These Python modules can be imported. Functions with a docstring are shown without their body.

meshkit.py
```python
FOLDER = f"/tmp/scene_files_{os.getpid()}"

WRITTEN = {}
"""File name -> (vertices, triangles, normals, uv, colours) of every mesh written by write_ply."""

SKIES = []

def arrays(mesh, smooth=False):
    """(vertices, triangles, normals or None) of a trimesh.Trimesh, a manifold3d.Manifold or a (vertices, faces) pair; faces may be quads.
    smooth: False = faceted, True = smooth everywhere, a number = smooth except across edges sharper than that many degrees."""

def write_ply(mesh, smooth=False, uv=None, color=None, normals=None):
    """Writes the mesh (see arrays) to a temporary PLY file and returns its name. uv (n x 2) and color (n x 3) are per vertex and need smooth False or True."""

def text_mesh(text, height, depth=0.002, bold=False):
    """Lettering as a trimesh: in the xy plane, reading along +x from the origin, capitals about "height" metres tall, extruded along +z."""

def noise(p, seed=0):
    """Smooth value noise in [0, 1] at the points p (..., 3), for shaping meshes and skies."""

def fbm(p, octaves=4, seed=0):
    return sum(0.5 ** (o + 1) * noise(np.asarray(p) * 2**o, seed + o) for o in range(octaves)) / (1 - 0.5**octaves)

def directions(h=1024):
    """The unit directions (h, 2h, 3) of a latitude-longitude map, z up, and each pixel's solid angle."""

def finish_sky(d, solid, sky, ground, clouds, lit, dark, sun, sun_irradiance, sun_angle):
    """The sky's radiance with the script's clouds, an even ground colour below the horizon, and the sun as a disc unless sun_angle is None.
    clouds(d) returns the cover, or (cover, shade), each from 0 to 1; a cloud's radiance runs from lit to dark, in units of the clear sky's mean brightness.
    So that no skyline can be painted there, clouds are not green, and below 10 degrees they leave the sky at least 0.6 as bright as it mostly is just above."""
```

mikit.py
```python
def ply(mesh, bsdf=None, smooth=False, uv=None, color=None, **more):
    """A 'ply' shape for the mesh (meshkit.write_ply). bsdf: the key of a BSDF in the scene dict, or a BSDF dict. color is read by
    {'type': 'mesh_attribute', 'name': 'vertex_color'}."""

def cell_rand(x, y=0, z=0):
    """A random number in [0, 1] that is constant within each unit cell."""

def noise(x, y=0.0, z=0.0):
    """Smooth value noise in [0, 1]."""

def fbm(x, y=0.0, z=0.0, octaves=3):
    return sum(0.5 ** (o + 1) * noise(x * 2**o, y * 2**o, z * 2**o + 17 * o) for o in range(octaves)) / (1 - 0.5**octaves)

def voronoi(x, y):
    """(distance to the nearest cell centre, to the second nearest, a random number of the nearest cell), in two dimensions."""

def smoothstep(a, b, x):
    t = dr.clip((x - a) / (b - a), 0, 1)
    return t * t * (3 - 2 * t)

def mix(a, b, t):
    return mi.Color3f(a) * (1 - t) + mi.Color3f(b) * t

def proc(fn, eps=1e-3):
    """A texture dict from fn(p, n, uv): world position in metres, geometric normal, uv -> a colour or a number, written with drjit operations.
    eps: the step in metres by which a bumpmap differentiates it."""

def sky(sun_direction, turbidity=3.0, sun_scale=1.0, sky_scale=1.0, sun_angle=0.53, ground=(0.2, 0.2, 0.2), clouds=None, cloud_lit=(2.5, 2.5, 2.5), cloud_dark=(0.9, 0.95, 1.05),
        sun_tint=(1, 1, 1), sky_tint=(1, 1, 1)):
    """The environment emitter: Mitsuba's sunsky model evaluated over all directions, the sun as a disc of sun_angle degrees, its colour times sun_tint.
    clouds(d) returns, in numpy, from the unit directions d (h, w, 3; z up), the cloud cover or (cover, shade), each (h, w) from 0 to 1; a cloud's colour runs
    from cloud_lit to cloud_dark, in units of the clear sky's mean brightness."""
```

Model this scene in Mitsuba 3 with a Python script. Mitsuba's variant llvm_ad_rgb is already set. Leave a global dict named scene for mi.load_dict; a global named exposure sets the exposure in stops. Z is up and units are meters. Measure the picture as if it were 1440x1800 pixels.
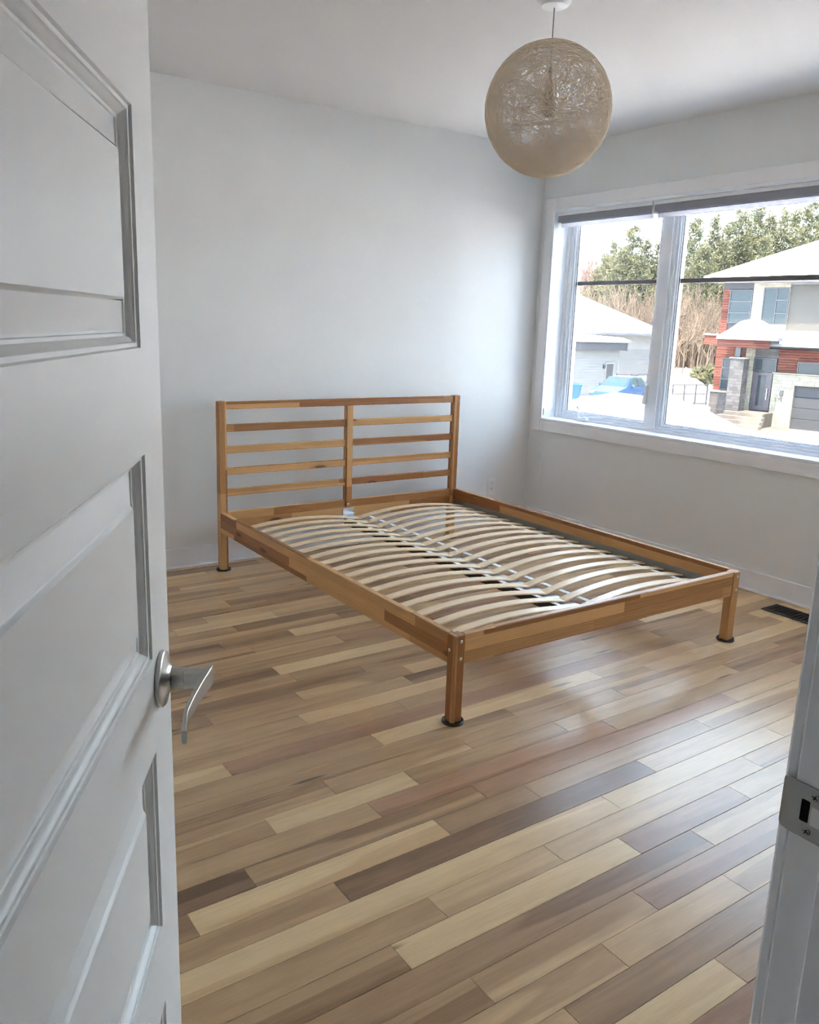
import math, random
import numpy as np, trimesh, mitsuba as mi, drjit as dr, mikit, meshkit, manifold3d
from mikit import noise, fbm, voronoi, cell_rand, smoothstep, mix, proc

T = mi.ScalarTransform4f
scene, labels = {}, {}
random.seed(11)
RG = np.random.default_rng(11)
PI = math.pi

# ------------------------------------------------------------------ camera, sky, sun, exposure
def rot(axis, deg):
    a = math.radians(deg); c, s = math.cos(a), math.sin(a)
    return {'x': np.array([[1, 0, 0], [0, c, -s], [0, s, c]]), 'y': np.array([[c, 0, s], [0, 1, 0], [-s, 0, c]]),
            'z': np.array([[c, -s, 0], [s, c, 0], [0, 0, 1]])}[axis]
CAM = np.array([-3.94532, -4.25465, 1.33373])
CR = rot('z', -34.8564) @ rot('x', -12.7754) @ rot('y', -1.91927)      # columns: right, forward, up
FOCAL = 1458.98
scene['camera'] = {'type': 'perspective', 'fov': math.degrees(2 * math.atan(720 / FOCAL)), 'fov_axis': 'x',
                   'near_clip': 0.02, 'far_clip': 600.0,
                   'to_world': T().look_at(origin=CAM.tolist(), target=(CAM + CR[:, 1]).tolist(), up=CR[:, 2].tolist())}
SUN = np.array([-0.33, -0.13, 0.935])
def clouds(d):
    n = meshkit.fbm(d * np.array([2.5, 2.5, 5.0]) + 3.0, 4, 5)
    e = np.degrees(np.arcsin(np.clip(d[..., 2], 0, 1)))
    return np.clip(0.95 - 0.80 * np.clip((e - 12) / 45, 0, 1) + 0.7 * (n - 0.5), 0, 1)
scene['sky'] = mikit.sky(SUN, turbidity=3.5, sun_scale=0.62, sky_scale=1.0, ground=(0.62, 0.62, 0.64), clouds=clouds,
                         cloud_lit=(1.65, 2.08, 2.42), cloud_dark=(1.45, 1.8, 2.1), sun_tint=(1.0, 1.0, 1.0))
exposure = 5.25

# ------------------------------------------------------------------ helpers
def num(base):
    if base not in scene and not any(k.startswith(base + '__') for k in scene):
        return base
    i = 1
    while f'{base}_{i:03d}' in scene or any(k.startswith(f'{base}_{i:03d}__') for k in scene):
        i += 1
    return f'{base}_{i:03d}'
_cnt = {}
def part(base):
    """the next free key of a part"""
    i = _cnt.get(base, -1) + 1
    _cnt[base] = i
    return base if i == 0 else f'{base}_{i:03d}'
def E(key, mesh, bsdf, smooth=False, **kw):
    scene[key] = mikit.ply(mesh, bsdf, smooth=smooth, **kw)
    return key
def L(key, label, category=None, group=None, kind=None):
    labels[key] = {k: v for k, v in dict(label=label, category=category, group=group, kind=kind).items() if v}
def hull(pts):
    return trimesh.convex.convex_hull(np.asarray(pts, float))
def bx(x0, x1, y0, y1, z0, z1, c=0.0015):
    """a box with chamfered edges"""
    c = min(c, 0.45 * min(x1 - x0, y1 - y0, z1 - z0))
    p = []
    for x, sx in ((x0, 1), (x1, -1)):
        for y, sy in ((y0, 1), (y1, -1)):
            for z, sz in ((z0, 1), (z1, -1)):
                p += [(x, y + sy * c, z + sz * c), (x + sx * c, y, z + sz * c), (x + sx * c, y + sy * c, z)]
    return hull(p)
def raw(x0, x1, y0, y1, z0, z1):
    m = trimesh.creation.box((x1 - x0, y1 - y0, z1 - z0)); m.apply_translation(((x0 + x1) / 2, (y0 + y1) / 2, (z0 + z1) / 2)); return m
def cat(*ms):
    return trimesh.util.concatenate(list(ms))
def loft(rings, cap=True):
    r = np.asarray(rings, float); n, k, _ = r.shape
    v = r.reshape(-1, 3); f = []
    for i in range(n - 1):
        for j in range(k):
            a, b = i * k + j, i * k + (j + 1) % k
            f += [(a, b, b + k), (a, b + k, a + k)]
    if cap:
        for j in range(1, k - 1):
            f += [(0, j + 1, j), ((n - 1) * k, (n - 1) * k + j, (n - 1) * k + j + 1)]
    m = trimesh.Trimesh(v, f, process=False)
    if m.volume < 0: m.invert()
    return m
def tube(pts, rad, sides=6, cap=True):
    p = np.asarray(pts, float); rad = np.broadcast_to(rad, (len(p),))
    t = np.gradient(p, axis=0); t /= np.linalg.norm(t, axis=1, keepdims=True) + 1e-12
    ref = np.array([0, 0, 1.0]) if abs(t[:, 2]).mean() < 0.8 else np.array([1.0, 0, 0])
    a = np.cross(t, ref); a /= np.linalg.norm(a, axis=1, keepdims=True) + 1e-12
    b = np.cross(t, a); ang = np.arange(sides) * 2 * PI / sides
    rings = p[:, None] + rad[:, None, None] * (np.cos(ang)[None, :, None] * a[:, None] + np.sin(ang)[None, :, None] * b[:, None])
    return loft(rings, cap)
def cyl(p0, p1, r, sides=20):
    return tube([p0, p1], r, sides)
def lathe(prof, sides=40):
    """prof: (radius, height) pairs about z"""
    ang = np.arange(sides) * 2 * PI / sides
    return loft([[(r * math.cos(a), r * math.sin(a), z) for a in ang] for r, z in prof])
def xf(mesh, m):
    mesh = mesh.copy(); mesh.apply_transform(m); return mesh
def frame(o, ax, ay, az):
    m = np.eye(4); m[:3, 0], m[:3, 1], m[:3, 2], m[:3, 3] = ax, ay, az, o; return m
def wood(key, mesh, bsdf, axis, ident, off=0.0):
    """uv of a wooden piece: u along the grain (metres, plus a number of its own), v across"""
    t = mesh.triangles; fn = mesh.face_normals; v = t.reshape(-1, 3)
    others = [i for i in range(3) if i != axis]
    dom = np.abs(fn).argmax(1)
    cross = np.where(dom == others[0], others[1], others[0])
    ext = mesh.bounds[0]
    u = v[:, axis] - ext[axis] + ident * 11.37
    cr = np.repeat(cross, 3)
    w = v[np.arange(len(v)), cr] - ext[cr] + off + (ident * 0.618 % 1.0) * 3.0
    m = trimesh.Trimesh(v, np.arange(len(v)).reshape(-1, 3), process=False)
    scene[key] = mikit.ply(m, bsdf, smooth=False, uv=np.stack([u, w], 1))

# ------------------------------------------------------------------ materials
def rgb(*c): return {'type': 'rgb', 'value': list(c)}
def diff(name, *c): scene[name] = {'type': 'twosided', 'bsdf': {'type': 'diffuse', 'reflectance': rgb(*c)}}
def prin(name, col, rough=0.5, metal=0.0, spec=0.5, **kw):
    scene[name] = {'type': 'twosided', 'bsdf': {'type': 'principled', 'base_color': rgb(*col) if isinstance(col, tuple) else col,
                                               'roughness': rough, 'metallic': metal, 'specular': spec, **kw}}
def f_wall(p, n, uv):
    return 0.0006 * fbm(p.x * 90, p.y * 90, p.z * 90, octaves=2)
diff('m_wall', 0.755, 0.767, 0.760)
diff('m_ceiling', 0.72, 0.72, 0.71)
prin('m_trim', (0.80, 0.80, 0.81), 0.35, spec=0.5)
prin('m_door', (0.735, 0.725, 0.705), 0.38, spec=0.5)
prin('m_vinyl', (0.80, 0.83, 0.87), 0.3, spec=0.5)
prin('m_nickel', (0.50, 0.48, 0.44), 0.27, metal=1.0)
prin('m_nickel_dark', (0.33, 0.315, 0.29), 0.36, metal=1.0)
prin('m_steel', (0.74, 0.78, 0.81), 0.42, metal=1.0)
prin('m_ledge', (0.34, 0.36, 0.36), 0.40, metal=1.0)
prin('m_bolt', (0.72, 0.68, 0.58), 0.25, metal=1.0)
prin('m_black_plastic', (0.018, 0.014, 0.013), 0.3)
prin('m_vent_beam_shade', (0.022, 0.019, 0.018), 0.45, metal=0.0)
diff('m_strap', 0.86, 0.86, 0.88)
prin('m_white_plastic', (0.80, 0.80, 0.80), 0.35)
scene['m_hem'] = {'type': 'principledthin', 'base_color': rgb(0.86, 0.86, 0.90), 'roughness': 0.5, 'diff_trans': 1.0, 'spec_trans': 0.0}
diff('m_blind', 0.30, 0.31, 0.34)
diff('m_dark', 0.015, 0.013, 0.012)
diff('m_subfloor', 0.05, 0.03, 0.02)
diff('m_twine', 0.80, 0.70, 0.57)
diff('m_cord', 0.28, 0.26, 0.24)
diff('m_bracket', 0.45, 0.40, 0.34)
prin('m_bar', (0.05, 0.035, 0.03), 0.4)
scene['m_glass'] = {'type': 'thindielectric', 'int_ior': 1.5}

def f_floor(p, n, uv):
    # v carries the plank's tone in its whole part, u a number of its own
    tone = dr.floor(uv.y); v = uv.y - tone; u = uv.x
    idn = dr.floor(u / 11.0)
    r1, r2 = cell_rand(idn, 3), cell_rand(idn, 9)
    warp = fbm(u * 2.0, v * 10.0, idn, octaves=2)
    grain = fbm(u * 3.0, (v + warp * 0.02) * 170.0, idn, octaves=3)
    broad = smoothstep(0.32, 0.70, fbm(u * 1.1 + 5, (v + 0.03 * warp) * 20.0, idn + 40, octaves=3))
    figure = fbm(u * 9.0, v * 34.0, idn + 60, octaves=3)
    rings = 0.5 + 0.5 * dr.sin(60.0 * fbm(u * 0.9, v * 9.0, idn + 20, octaves=2))
    fine = fbm(u * 22.0, v * 420.0, idn, octaves=2)
    heart = smoothstep(0.515, 0.575, fbm(u * 0.8, v * 15.0 + r1 * 5, idn + 80, octaves=2)) * dr.select(r2 > 0.5, 1.0, 0.15)
    d1, d2, k = voronoi(u * 1.1 + r1 * 9, v * 8.0 + r2 * 7)
    knot = dr.select(k > 0.86, 1 - smoothstep(0.02, 0.09, d1), 0.0)
    pal = [(0.67, 0.52, 0.32), (0.57, 0.42, 0.255), (0.49, 0.345, 0.205), (0.385, 0.26, 0.155), (0.43, 0.275, 0.175), (0.325, 0.215, 0.135)]
    drk = [(0.55, 0.39, 0.22), (0.41, 0.275, 0.16), (0.315, 0.20, 0.115), (0.235, 0.145, 0.085), (0.315, 0.185, 0.115), (0.185, 0.115, 0.07)]
    a, b = mi.Color3f(pal[0]), mi.Color3f(drk[0])
    for i in range(1, 6):
        a = dr.select(tone > i - 0.5, mi.Color3f(pal[i]), a); b = dr.select(tone > i - 0.5, mi.Color3f(drk[i]), b)
    t = dr.clip(0.02 + 0.42 * broad + 0.30 * (grain - 0.42) + 0.45 * (figure - 0.42) + 0.16 * rings * r1 + 0.70 * heart, 0, 1.15)
    c = a * (1 - t) + b * t
    c = c * (0.93 + 0.14 * r1) * (0.94 + 0.12 * fine) * mi.Color3f(1.05, 0.985, 0.92)
    return c * (1 - knot * 0.6)
def f_floor_bump(p, n, uv):
    return fbm(p.x * 6, p.y * 60, 0.0, octaves=2)
scene['m_floor'] = {'type': 'twosided', 'bsdf': {'type': 'principled', 'base_color': proc(f_floor), 'roughness': 0.26, 'specular': 0.33}}

def pine_colour(light, dark, joint, reddish):
    def fn(p, n, uv):
        u, v = uv.x, uv.y
        strip = dr.floor(v / 0.043 + 0.13)
        seg = dr.floor((u + 0.37 * cell_rand(strip, 5)) / joint)
        r = cell_rand(seg, strip, 7); r2 = cell_rand(seg, strip, 21)
        warp = fbm(u * 1.6, v * 6.0, seg, octaves=2)
        rings = 0.5 + 0.5 * dr.sin((v + 0.045 * warp) * 700.0 * (0.6 + 0.6 * r2) + 5.0 * fbm(u * 1.2, v * 30, r * 9, octaves=2))
        fine = fbm(u * 10.0, v * 500.0, seg, octaves=2)
        t = dr.clip(0.08 + 0.85 * smoothstep(0.15, 0.95, r) + 0.17 * rings * (0.3 + 0.7 * r2) + 0.3 * (fine - 0.5), 0, 1)
        c = mix(light, dark, t)
        c = c * (0.92 + 0.2 * r2)
        d1, d2, k = voronoi(u * 2.6, v * 9.0)
        knot = dr.select(k > 0.84, 1 - smoothstep(0.05, 0.13, d1), 0.0)
        halo = dr.select(k > 0.84, 1 - smoothstep(0.08, 0.35, d1), 0.0)
        c = mix(c, mi.Color3f(reddish), 0.35 * halo)
        return mix(c, mi.Color3f(0.10, 0.035, 0.015), 0.8 * knot)
    return fn
def woodmat(name, fn, rough=0.38):
    scene[name] = {'type': 'twosided', 'bsdf': {'type': 'principled', 'base_color': proc(fn), 'roughness': rough, 'specular': 0.45}}
woodmat('m_pine', pine_colour((0.61, 0.345, 0.140), (0.25, 0.092, 0.026), 0.80, (0.33, 0.12, 0.05)))
def f_birch(p, n, uv):
    idn = dr.floor(uv.x / 11.37)
    g = fbm(uv.x * 5, uv.y * 300, idn, octaves=3)
    return mix((0.78, 0.60, 0.40), (0.64, 0.46, 0.28), dr.clip(g * 0.9 + 0.3 * (cell_rand(idn, 2) - 0.5), 0, 1))
woodmat('m_birch', f_birch, 0.33)

# outdoors
def f_snow(p, n, uv):
    return mi.Color3f(0.86, 0.88, 0.91) * (0.94 + 0.06 * fbm(p.x * 1.5, p.y * 1.5, p.z * 1.5, octaves=2))
scene['m_snow'] = {'type': 'twosided', 'bsdf': {'type': 'diffuse', 'reflectance': proc(f_snow)}}
def f_ground(p, n, uv):
    r = dr.sqrt(dr.square(p.x - CAM[0]) + dr.square(p.y - CAM[1]))
    t = smoothstep(66.0, 80.0, r + 10 * (fbm(p.x * 0.15, p.y * 0.15, 0.0, octaves=3) - 0.5))
    litter = mix((0.30, 0.22, 0.15), (0.75, 0.74, 0.74), smoothstep(0.42, 0.62, fbm(p.x * 0.5, p.y * 0.5, 3.0, octaves=3)))
    return mix((0.86, 0.88, 0.91), litter, t)
scene['m_ground'] = {'type': 'twosided', 'bsdf': {'type': 'diffuse', 'reflectance': proc(f_ground)}}
def f_pave(p, n, uv):
    wet = smoothstep(0.45, 0.6, fbm(p.x * 0.35, p.y * 0.35, 1.0, octaves=3))
    return mix((0.16, 0.135, 0.105), (0.08, 0.072, 0.066), wet * 0.8) * (0.85 + 0.3 * noise(p.x * 4, p.y * 4))
scene['m_pave'] = {'type': 'twosided', 'bsdf': {'type': 'diffuse', 'reflectance': proc(f_pave)}}
def masonry(a, b, mortar, bw, bh):
    def fn(p, n, uv):
        row = dr.floor(p.z / bh); h = dr.abs(n.x) > dr.abs(n.y)
        w = dr.select(h, p.y, p.x) + cell_rand(row, 3) * bw
        col = dr.floor(w / bw); fz = p.z / bh - row; fw = w / bw - col
        joint = dr.select((fz < 0.08) | (fw < 0.04), 1.0, 0.0)
        c = mix(a, b, cell_rand(col, row, 5)) * (0.85 + 0.3 * noise(p.x * 5, p.y * 5, p.z * 5))
        return mix(c, mortar, joint)
    return fn
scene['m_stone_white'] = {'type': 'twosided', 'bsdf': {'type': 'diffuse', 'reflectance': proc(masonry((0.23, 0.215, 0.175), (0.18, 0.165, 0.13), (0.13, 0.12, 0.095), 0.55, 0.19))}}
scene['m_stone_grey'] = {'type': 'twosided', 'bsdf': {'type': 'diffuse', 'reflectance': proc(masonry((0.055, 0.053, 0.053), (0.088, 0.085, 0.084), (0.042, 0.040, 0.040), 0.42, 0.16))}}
def f_redwood(p, n, uv):
    row = dr.floor(p.z / 0.14)
    s = p.y * 0.978 - p.x * 0.2
    c = mix((0.115, 0.046, 0.036), (0.076, 0.030, 0.023), cell_rand(row, dr.floor(s / 2.1 + cell_rand(row, 2) * 3), 1))
    return c * (0.85 + 0.3 * fbm(s * 2, p.z * 40, 0.0, octaves=2))
scene['m_redwood'] = {'type': 'twosided', 'bsdf': {'type': 'diffuse', 'reflectance': proc(f_redwood)}}
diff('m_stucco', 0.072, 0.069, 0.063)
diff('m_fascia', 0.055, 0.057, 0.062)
diff('m_fascia_light', 0.13, 0.133, 0.14)
prin('m_house_frame', (0.025, 0.027, 0.032), 0.4)
prin('m_house_pane', (0.028, 0.036, 0.040), 0.08, spec=0.22)
prin('m_house_door', (0.04, 0.033, 0.042), 0.4)
prin('m_garage_door', (0.036, 0.037, 0.040), 0.6, spec=0.2)
diff('m_siding', 0.150, 0.152, 0.148)
prin('m_car', (0.020, 0.042, 0.085), 0.35, spec=0.15, clearcoat=0.1, clearcoat_gloss=0.8)
prin('m_car_glass', (0.03, 0.045, 0.045), 0.15, spec=0.15)
diff('m_tyre', 0.03, 0.03, 0.03)
prin('m_bin', (0.008, 0.045, 0.19), 0.5, spec=0.3)
diff('m_asphalt', 0.27, 0.27, 0.275)
diff('m_fence', 0.05, 0.05, 0.055)
def f_pine_leaf(p, n, uv):
    return mix((0.080, 0.086, 0.052), (0.160, 0.154, 0.090), fbm(p.x * 0.8, p.y * 0.8, p.z * 0.8, octaves=3))
scene['m_needles'] = {'type': 'principledthin', 'base_color': proc(f_pine_leaf), 'roughness': 0.7, 'diff_trans': 0.7, 'spec_trans': 0.0}
diff('m_bark', 0.22, 0.17, 0.135)
diff('m_twig', 0.125, 0.095, 0.070)
diff('m_twig_red', 0.20, 0.135, 0.11)
diff('m_boulder', 0.50, 0.33, 0.25)

# ------------------------------------------------------------------ the room
H = 2.457
XL = -4.55                 # left wall of the room
YF = -3.862                # room face of the wall with the doorway
JL, JR = -3.995, -3.190    # door opening
DH = 2.045
WY0, WY1, WZ0, WZ1 = -0.124, -3.302, 0.732, 2.072     # window opening in the right wall
EXT = 0.24
E('wall_back', raw(XL - .2, EXT, 0, .2, -.4, H + .25), 'm_wall'); L('wall_back', 'plain white painted wall behind the wooden bed headboard', 'wall', kind='structure')
E('wall_left', raw(XL - .2, XL, YF - .118, 0, -.4, H + .25), 'm_wall'); L('wall_left', 'white side wall hidden behind the open white door', 'wall', kind='structure')
wr = cat(raw(0, EXT, WY0, 0, -.4, H + .25), raw(0, EXT, YF - .118, WY1, -.4, H + .25), raw(0, EXT, WY1, WY0, -.4, WZ0), raw(0, EXT, WY1, WY0, WZ1, H + .25))
E('wall_right', wr, 'm_wall'); L('wall_right', 'white wall holding the wide window', 'wall', kind='structure')
wf = cat(raw(XL, JL - .02, YF - .118, YF, -.02, H), raw(JR + .02, 0, YF - .118, YF, -.02, H), raw(JL - .02, JR + .02, YF - .118, YF, DH + .02, H))
E('wall_front', wf, 'm_wall'); L('wall_front', 'white wall pierced by the doorway one looks through', 'wall', kind='structure')
E('ceiling', raw(XL - 1.0, EXT + .5, -6.6, .6, H, H + .25), 'm_ceiling'); L('ceiling', 'flat white painted ceiling', 'ceiling', kind='structure')
# the hall on this side of the doorway
HX0, HX1, HY = -5.4, -2.5, -6.1
hall = cat(raw(HX0 - .1, HX0, HY, YF - .118, -.4, H), raw(HX1, HX1 + .1, HY, YF - .118, -.4, H), raw(HX0 - .1, HX1 + .1, HY - .1, HY, -.4, H), raw(HX0 - .1, XL, YF - .118, YF - .018, -.4, H))
E('wall_hall', hall, 'm_wall'); L('wall_hall', 'white walls of the hall before the doorway', 'wall', kind='structure')

wing = cat(raw(.0, 4.2, -11.0, -5.4, -3.6, 3.0), raw(-.3, 4.6, -11.4, -5.0, 3.0, 3.2))  # added volume out of view, keeps side light off the back wall
E('added_shade_wing', wing, 'm_siding'); L('added_shade_wing', 'added unseen wing that blocks side light from the window', 'wall', kind='structure')

# floor: a dark bed under strips of mixed-tone hardwood, each its own piece
E('floor__subfloor', raw(HX0 - .1, 0.0, HY, 0.0, -.2, -.012), 'm_subfloor')
L('floor', 'satin hardwood strip floor of mixed pale, tan and brown boards', 'floor', kind='structure')
PW, PH0, SK = 0.0832, -0.0017, 0.0076
def plank(x0, x1, row, tone, ident):
    """row: number from the back wall; boards run along x, very slightly skewed to the walls"""
    g, c, zb = 0.0003, 0.0007, -0.012
    xs = [x0 + g, x1 - g]
    out = []
    ya = -(row - .5) * PW + PH0; yb = -(row + .5) * PW + PH0
    for y in (ya - g, ya - g - c, yb + g + c, yb + g):
        pass
    def P(x, y, z): return (x, min(y + SK * (x + 2.4), 0.0) if row < 2 else y + SK * (x + 2.4), z)
    zt = RG.uniform(-.0004, 0.0)
    top = [P(xs[0] + c, ya - g - c, zt), P(xs[1] - c, ya - g - c, zt), P(xs[1] - c, yb + g + c, zt), P(xs[0] + c, yb + g + c, zt)]
    mid = [P(xs[0], ya - g, zt - c), P(xs[1], ya - g, zt - c), P(xs[1], yb + g, zt - c), P(xs[0], yb + g, zt - c)]
    bot = [(p[0], p[1], zb) for p in mid]
    v = np.array(top + mid + bot)
    f = [(0, 2, 1), (0, 3, 2)]
    for i in range(4):
        j = (i + 1) % 4
        f += [(i, j, j + 4), (i, j + 4, i + 4), (i + 4, j + 4, j + 8), (i + 4, j + 8, i + 8)]
    m = trimesh.Trimesh(v, f, process=False)
    if m.volume < 0: m.invert()
    uv = np.stack([v[:, 0] - x0 + ident * 11.0 + 1.0, tone + 0.3 + (v[:, 1] - yb)], 1)
    return m, uv
# board ends read from the photograph: row -> [(x of the end, tone left of it, tone right of it)]; tones 0 pale .. 5 dark
ENDS = {6: [(-2.349, 2, 1)], 8: [(-2.489, 1, 3)], 9: [(-2.308, 2, 3)], 12: [(-2.592, 2, 3)], 13: [(-2.112, 1, 3)], 14: [(-2.721, 3, 3), (-2.40, 3, 0)],
        15: [(-2.626, 2, 2)], 16: [(-2.249, 1, 4)], 17: [(-2.835, 1, 2)], 18: [(-2.634, 3, 0)], 20: [(-2.333, 3, 2)], 21: [(-3.005, 3, 2), (-2.658, 2, 1)],
        22: [(-2.234, 2, 3)], 23: [(-2.731, 1, 0)], 24: [(-2.378, 2, 1), (-0.987, 1, 2)], 25: [(-3.077, 0, 4), (-1.281, 1, 2)], 27: [(-2.077, 2, 1), (-1.325, 3, 1)],
        28: [(-2.862, 2, 1), (-2.354, 2, 2), (-1.607, 1, 2)], 29: [(-3.09, 1, 0), (-2.625, 0, 2), (-1.998, 1, 1), (-1.023, 2, 3)], 30: [(-2.81, 2, 4), (-1.843, 4, 2)],
        31: [(-3.223, 5, 2), (-2.499, 0, 4), (-1.273, 3, 1)], 32: [(-3.397, 3, 0), (-2.697, 0, 3), (-2.363, 2, 2), (-1.547, 2, 1)], 33: [(-3.059, 2, 3), (-1.953, 3, 1)],
        34: [(-2.205, 0, 0), (-1.382, 1, 0)], 35: [(-2.896, 2, 1), (-2.517, 1, 1), (-1.635, 1, 2)], 36: [(-3.056, 2, 0), (-2.32, 0, 4), (-1.832, 3, 1)],
        37: [(-2.121, 3, 1)], 38: [(-2.966, 2, 1), (-2.456, 1, 4)], 39: [(-2.657, 1, 1), (-2.211, 0, 1)], 40: [(-2.856, 1, 3)], 41: [(-2.478, 0, 2)]}
def project(p):
    q = CR.T @ (np.asarray(p, float) - CAM)
    return (720 + FOCAL * q[0] / q[1], 900 - FOCAL * q[2] / q[1], q[1]) if q[1] > 0.05 else None
boards, ident = [], 0
nrows = int((0 - HY) / PW) + 1
for row in range(0, nrows):
    known = sorted(ENDS.get(row, []))
    yc = -row * PW
    xa, xb = (XL, 0.0) if yc > YF - .06 else (HX0, HX1)
    cuts = [(x, a, b) for x, a, b in known]
    span_l = cuts[0][0] if cuts else None
    # extend to both sides with boards of random length
    if not cuts:
        x = xa + RG.uniform(.1, .9); tl = int(RG.choice([0, 1, 1, 2, 2, 2, 3, 3, 4])); tr = int(RG.choice([0, 1, 1, 2, 2, 3, 4]))
        cuts = [(x, tl, tr)]
    while cuts[0][0] - xa > 0.75:
        x = cuts[0][0] - RG.uniform(.55, 1.25)
        if row >= 22 and known and x > -3.5: x = -3.5 - RG.uniform(0, .4)
        if x < xa + .15: break
        cuts.insert(0, (x, int(RG.choice([0, 1, 1, 2, 2, 2, 3, 3, 4])), cuts[0][1]))
    while xb - cuts[-1][0] > 0.7:
        x = cuts[-1][0] + RG.uniform(.45, 1.15)
        if row >= 31 and known and x < -1.35: x = -1.35 + RG.uniform(0, .5)
        if x > xb - .15: break
        cuts.append((x, cuts[-1][2], int(RG.choice([0, 1, 1, 1, 2, 2, 3, 4]))))
    xs = [xa] + [c[0] for c in cuts] + [xb]
    tones = [cuts[0][1]] + [c[2] for c in cuts]
    for i, t in enumerate(tones):
        if not known:
            pass
        m, uv = plank(xs[i], xs[i + 1], row, t, ident); ident += 1
        pr = [project((xs[i] + (xs[i + 1] - xs[i]) * k / 4, yc, 0)) for k in range(5)]
        seen = [q for q in pr if q and 300 < q[0] < 1410 and 850 < q[1] < 1820]
        area = len(seen) * (xs[i + 1] - xs[i]) / (min((q[2] for q in seen), default=9) ** 2) if seen and yc > YF - .06 else 0
        boards.append((area, m, uv))
boards.sort(key=lambda b: -b[0])
for a, m, uv in boards[:285]:
    if a > 0: scene[part('floor__plank')] = mikit.ply(m, 'm_floor', smooth=False, uv=uv)
rest = [b for b in boards[:285] if b[0] <= 0] + boards[285:]
scene['floor__hidden_planks'] = mikit.ply(cat(*[b[1] for b in rest]), 'm_floor', smooth=False, uv=np.vstack([b[2] for b in rest]))
labels['floor__hidden_planks'] = {'kind': 'stuff'}

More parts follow.
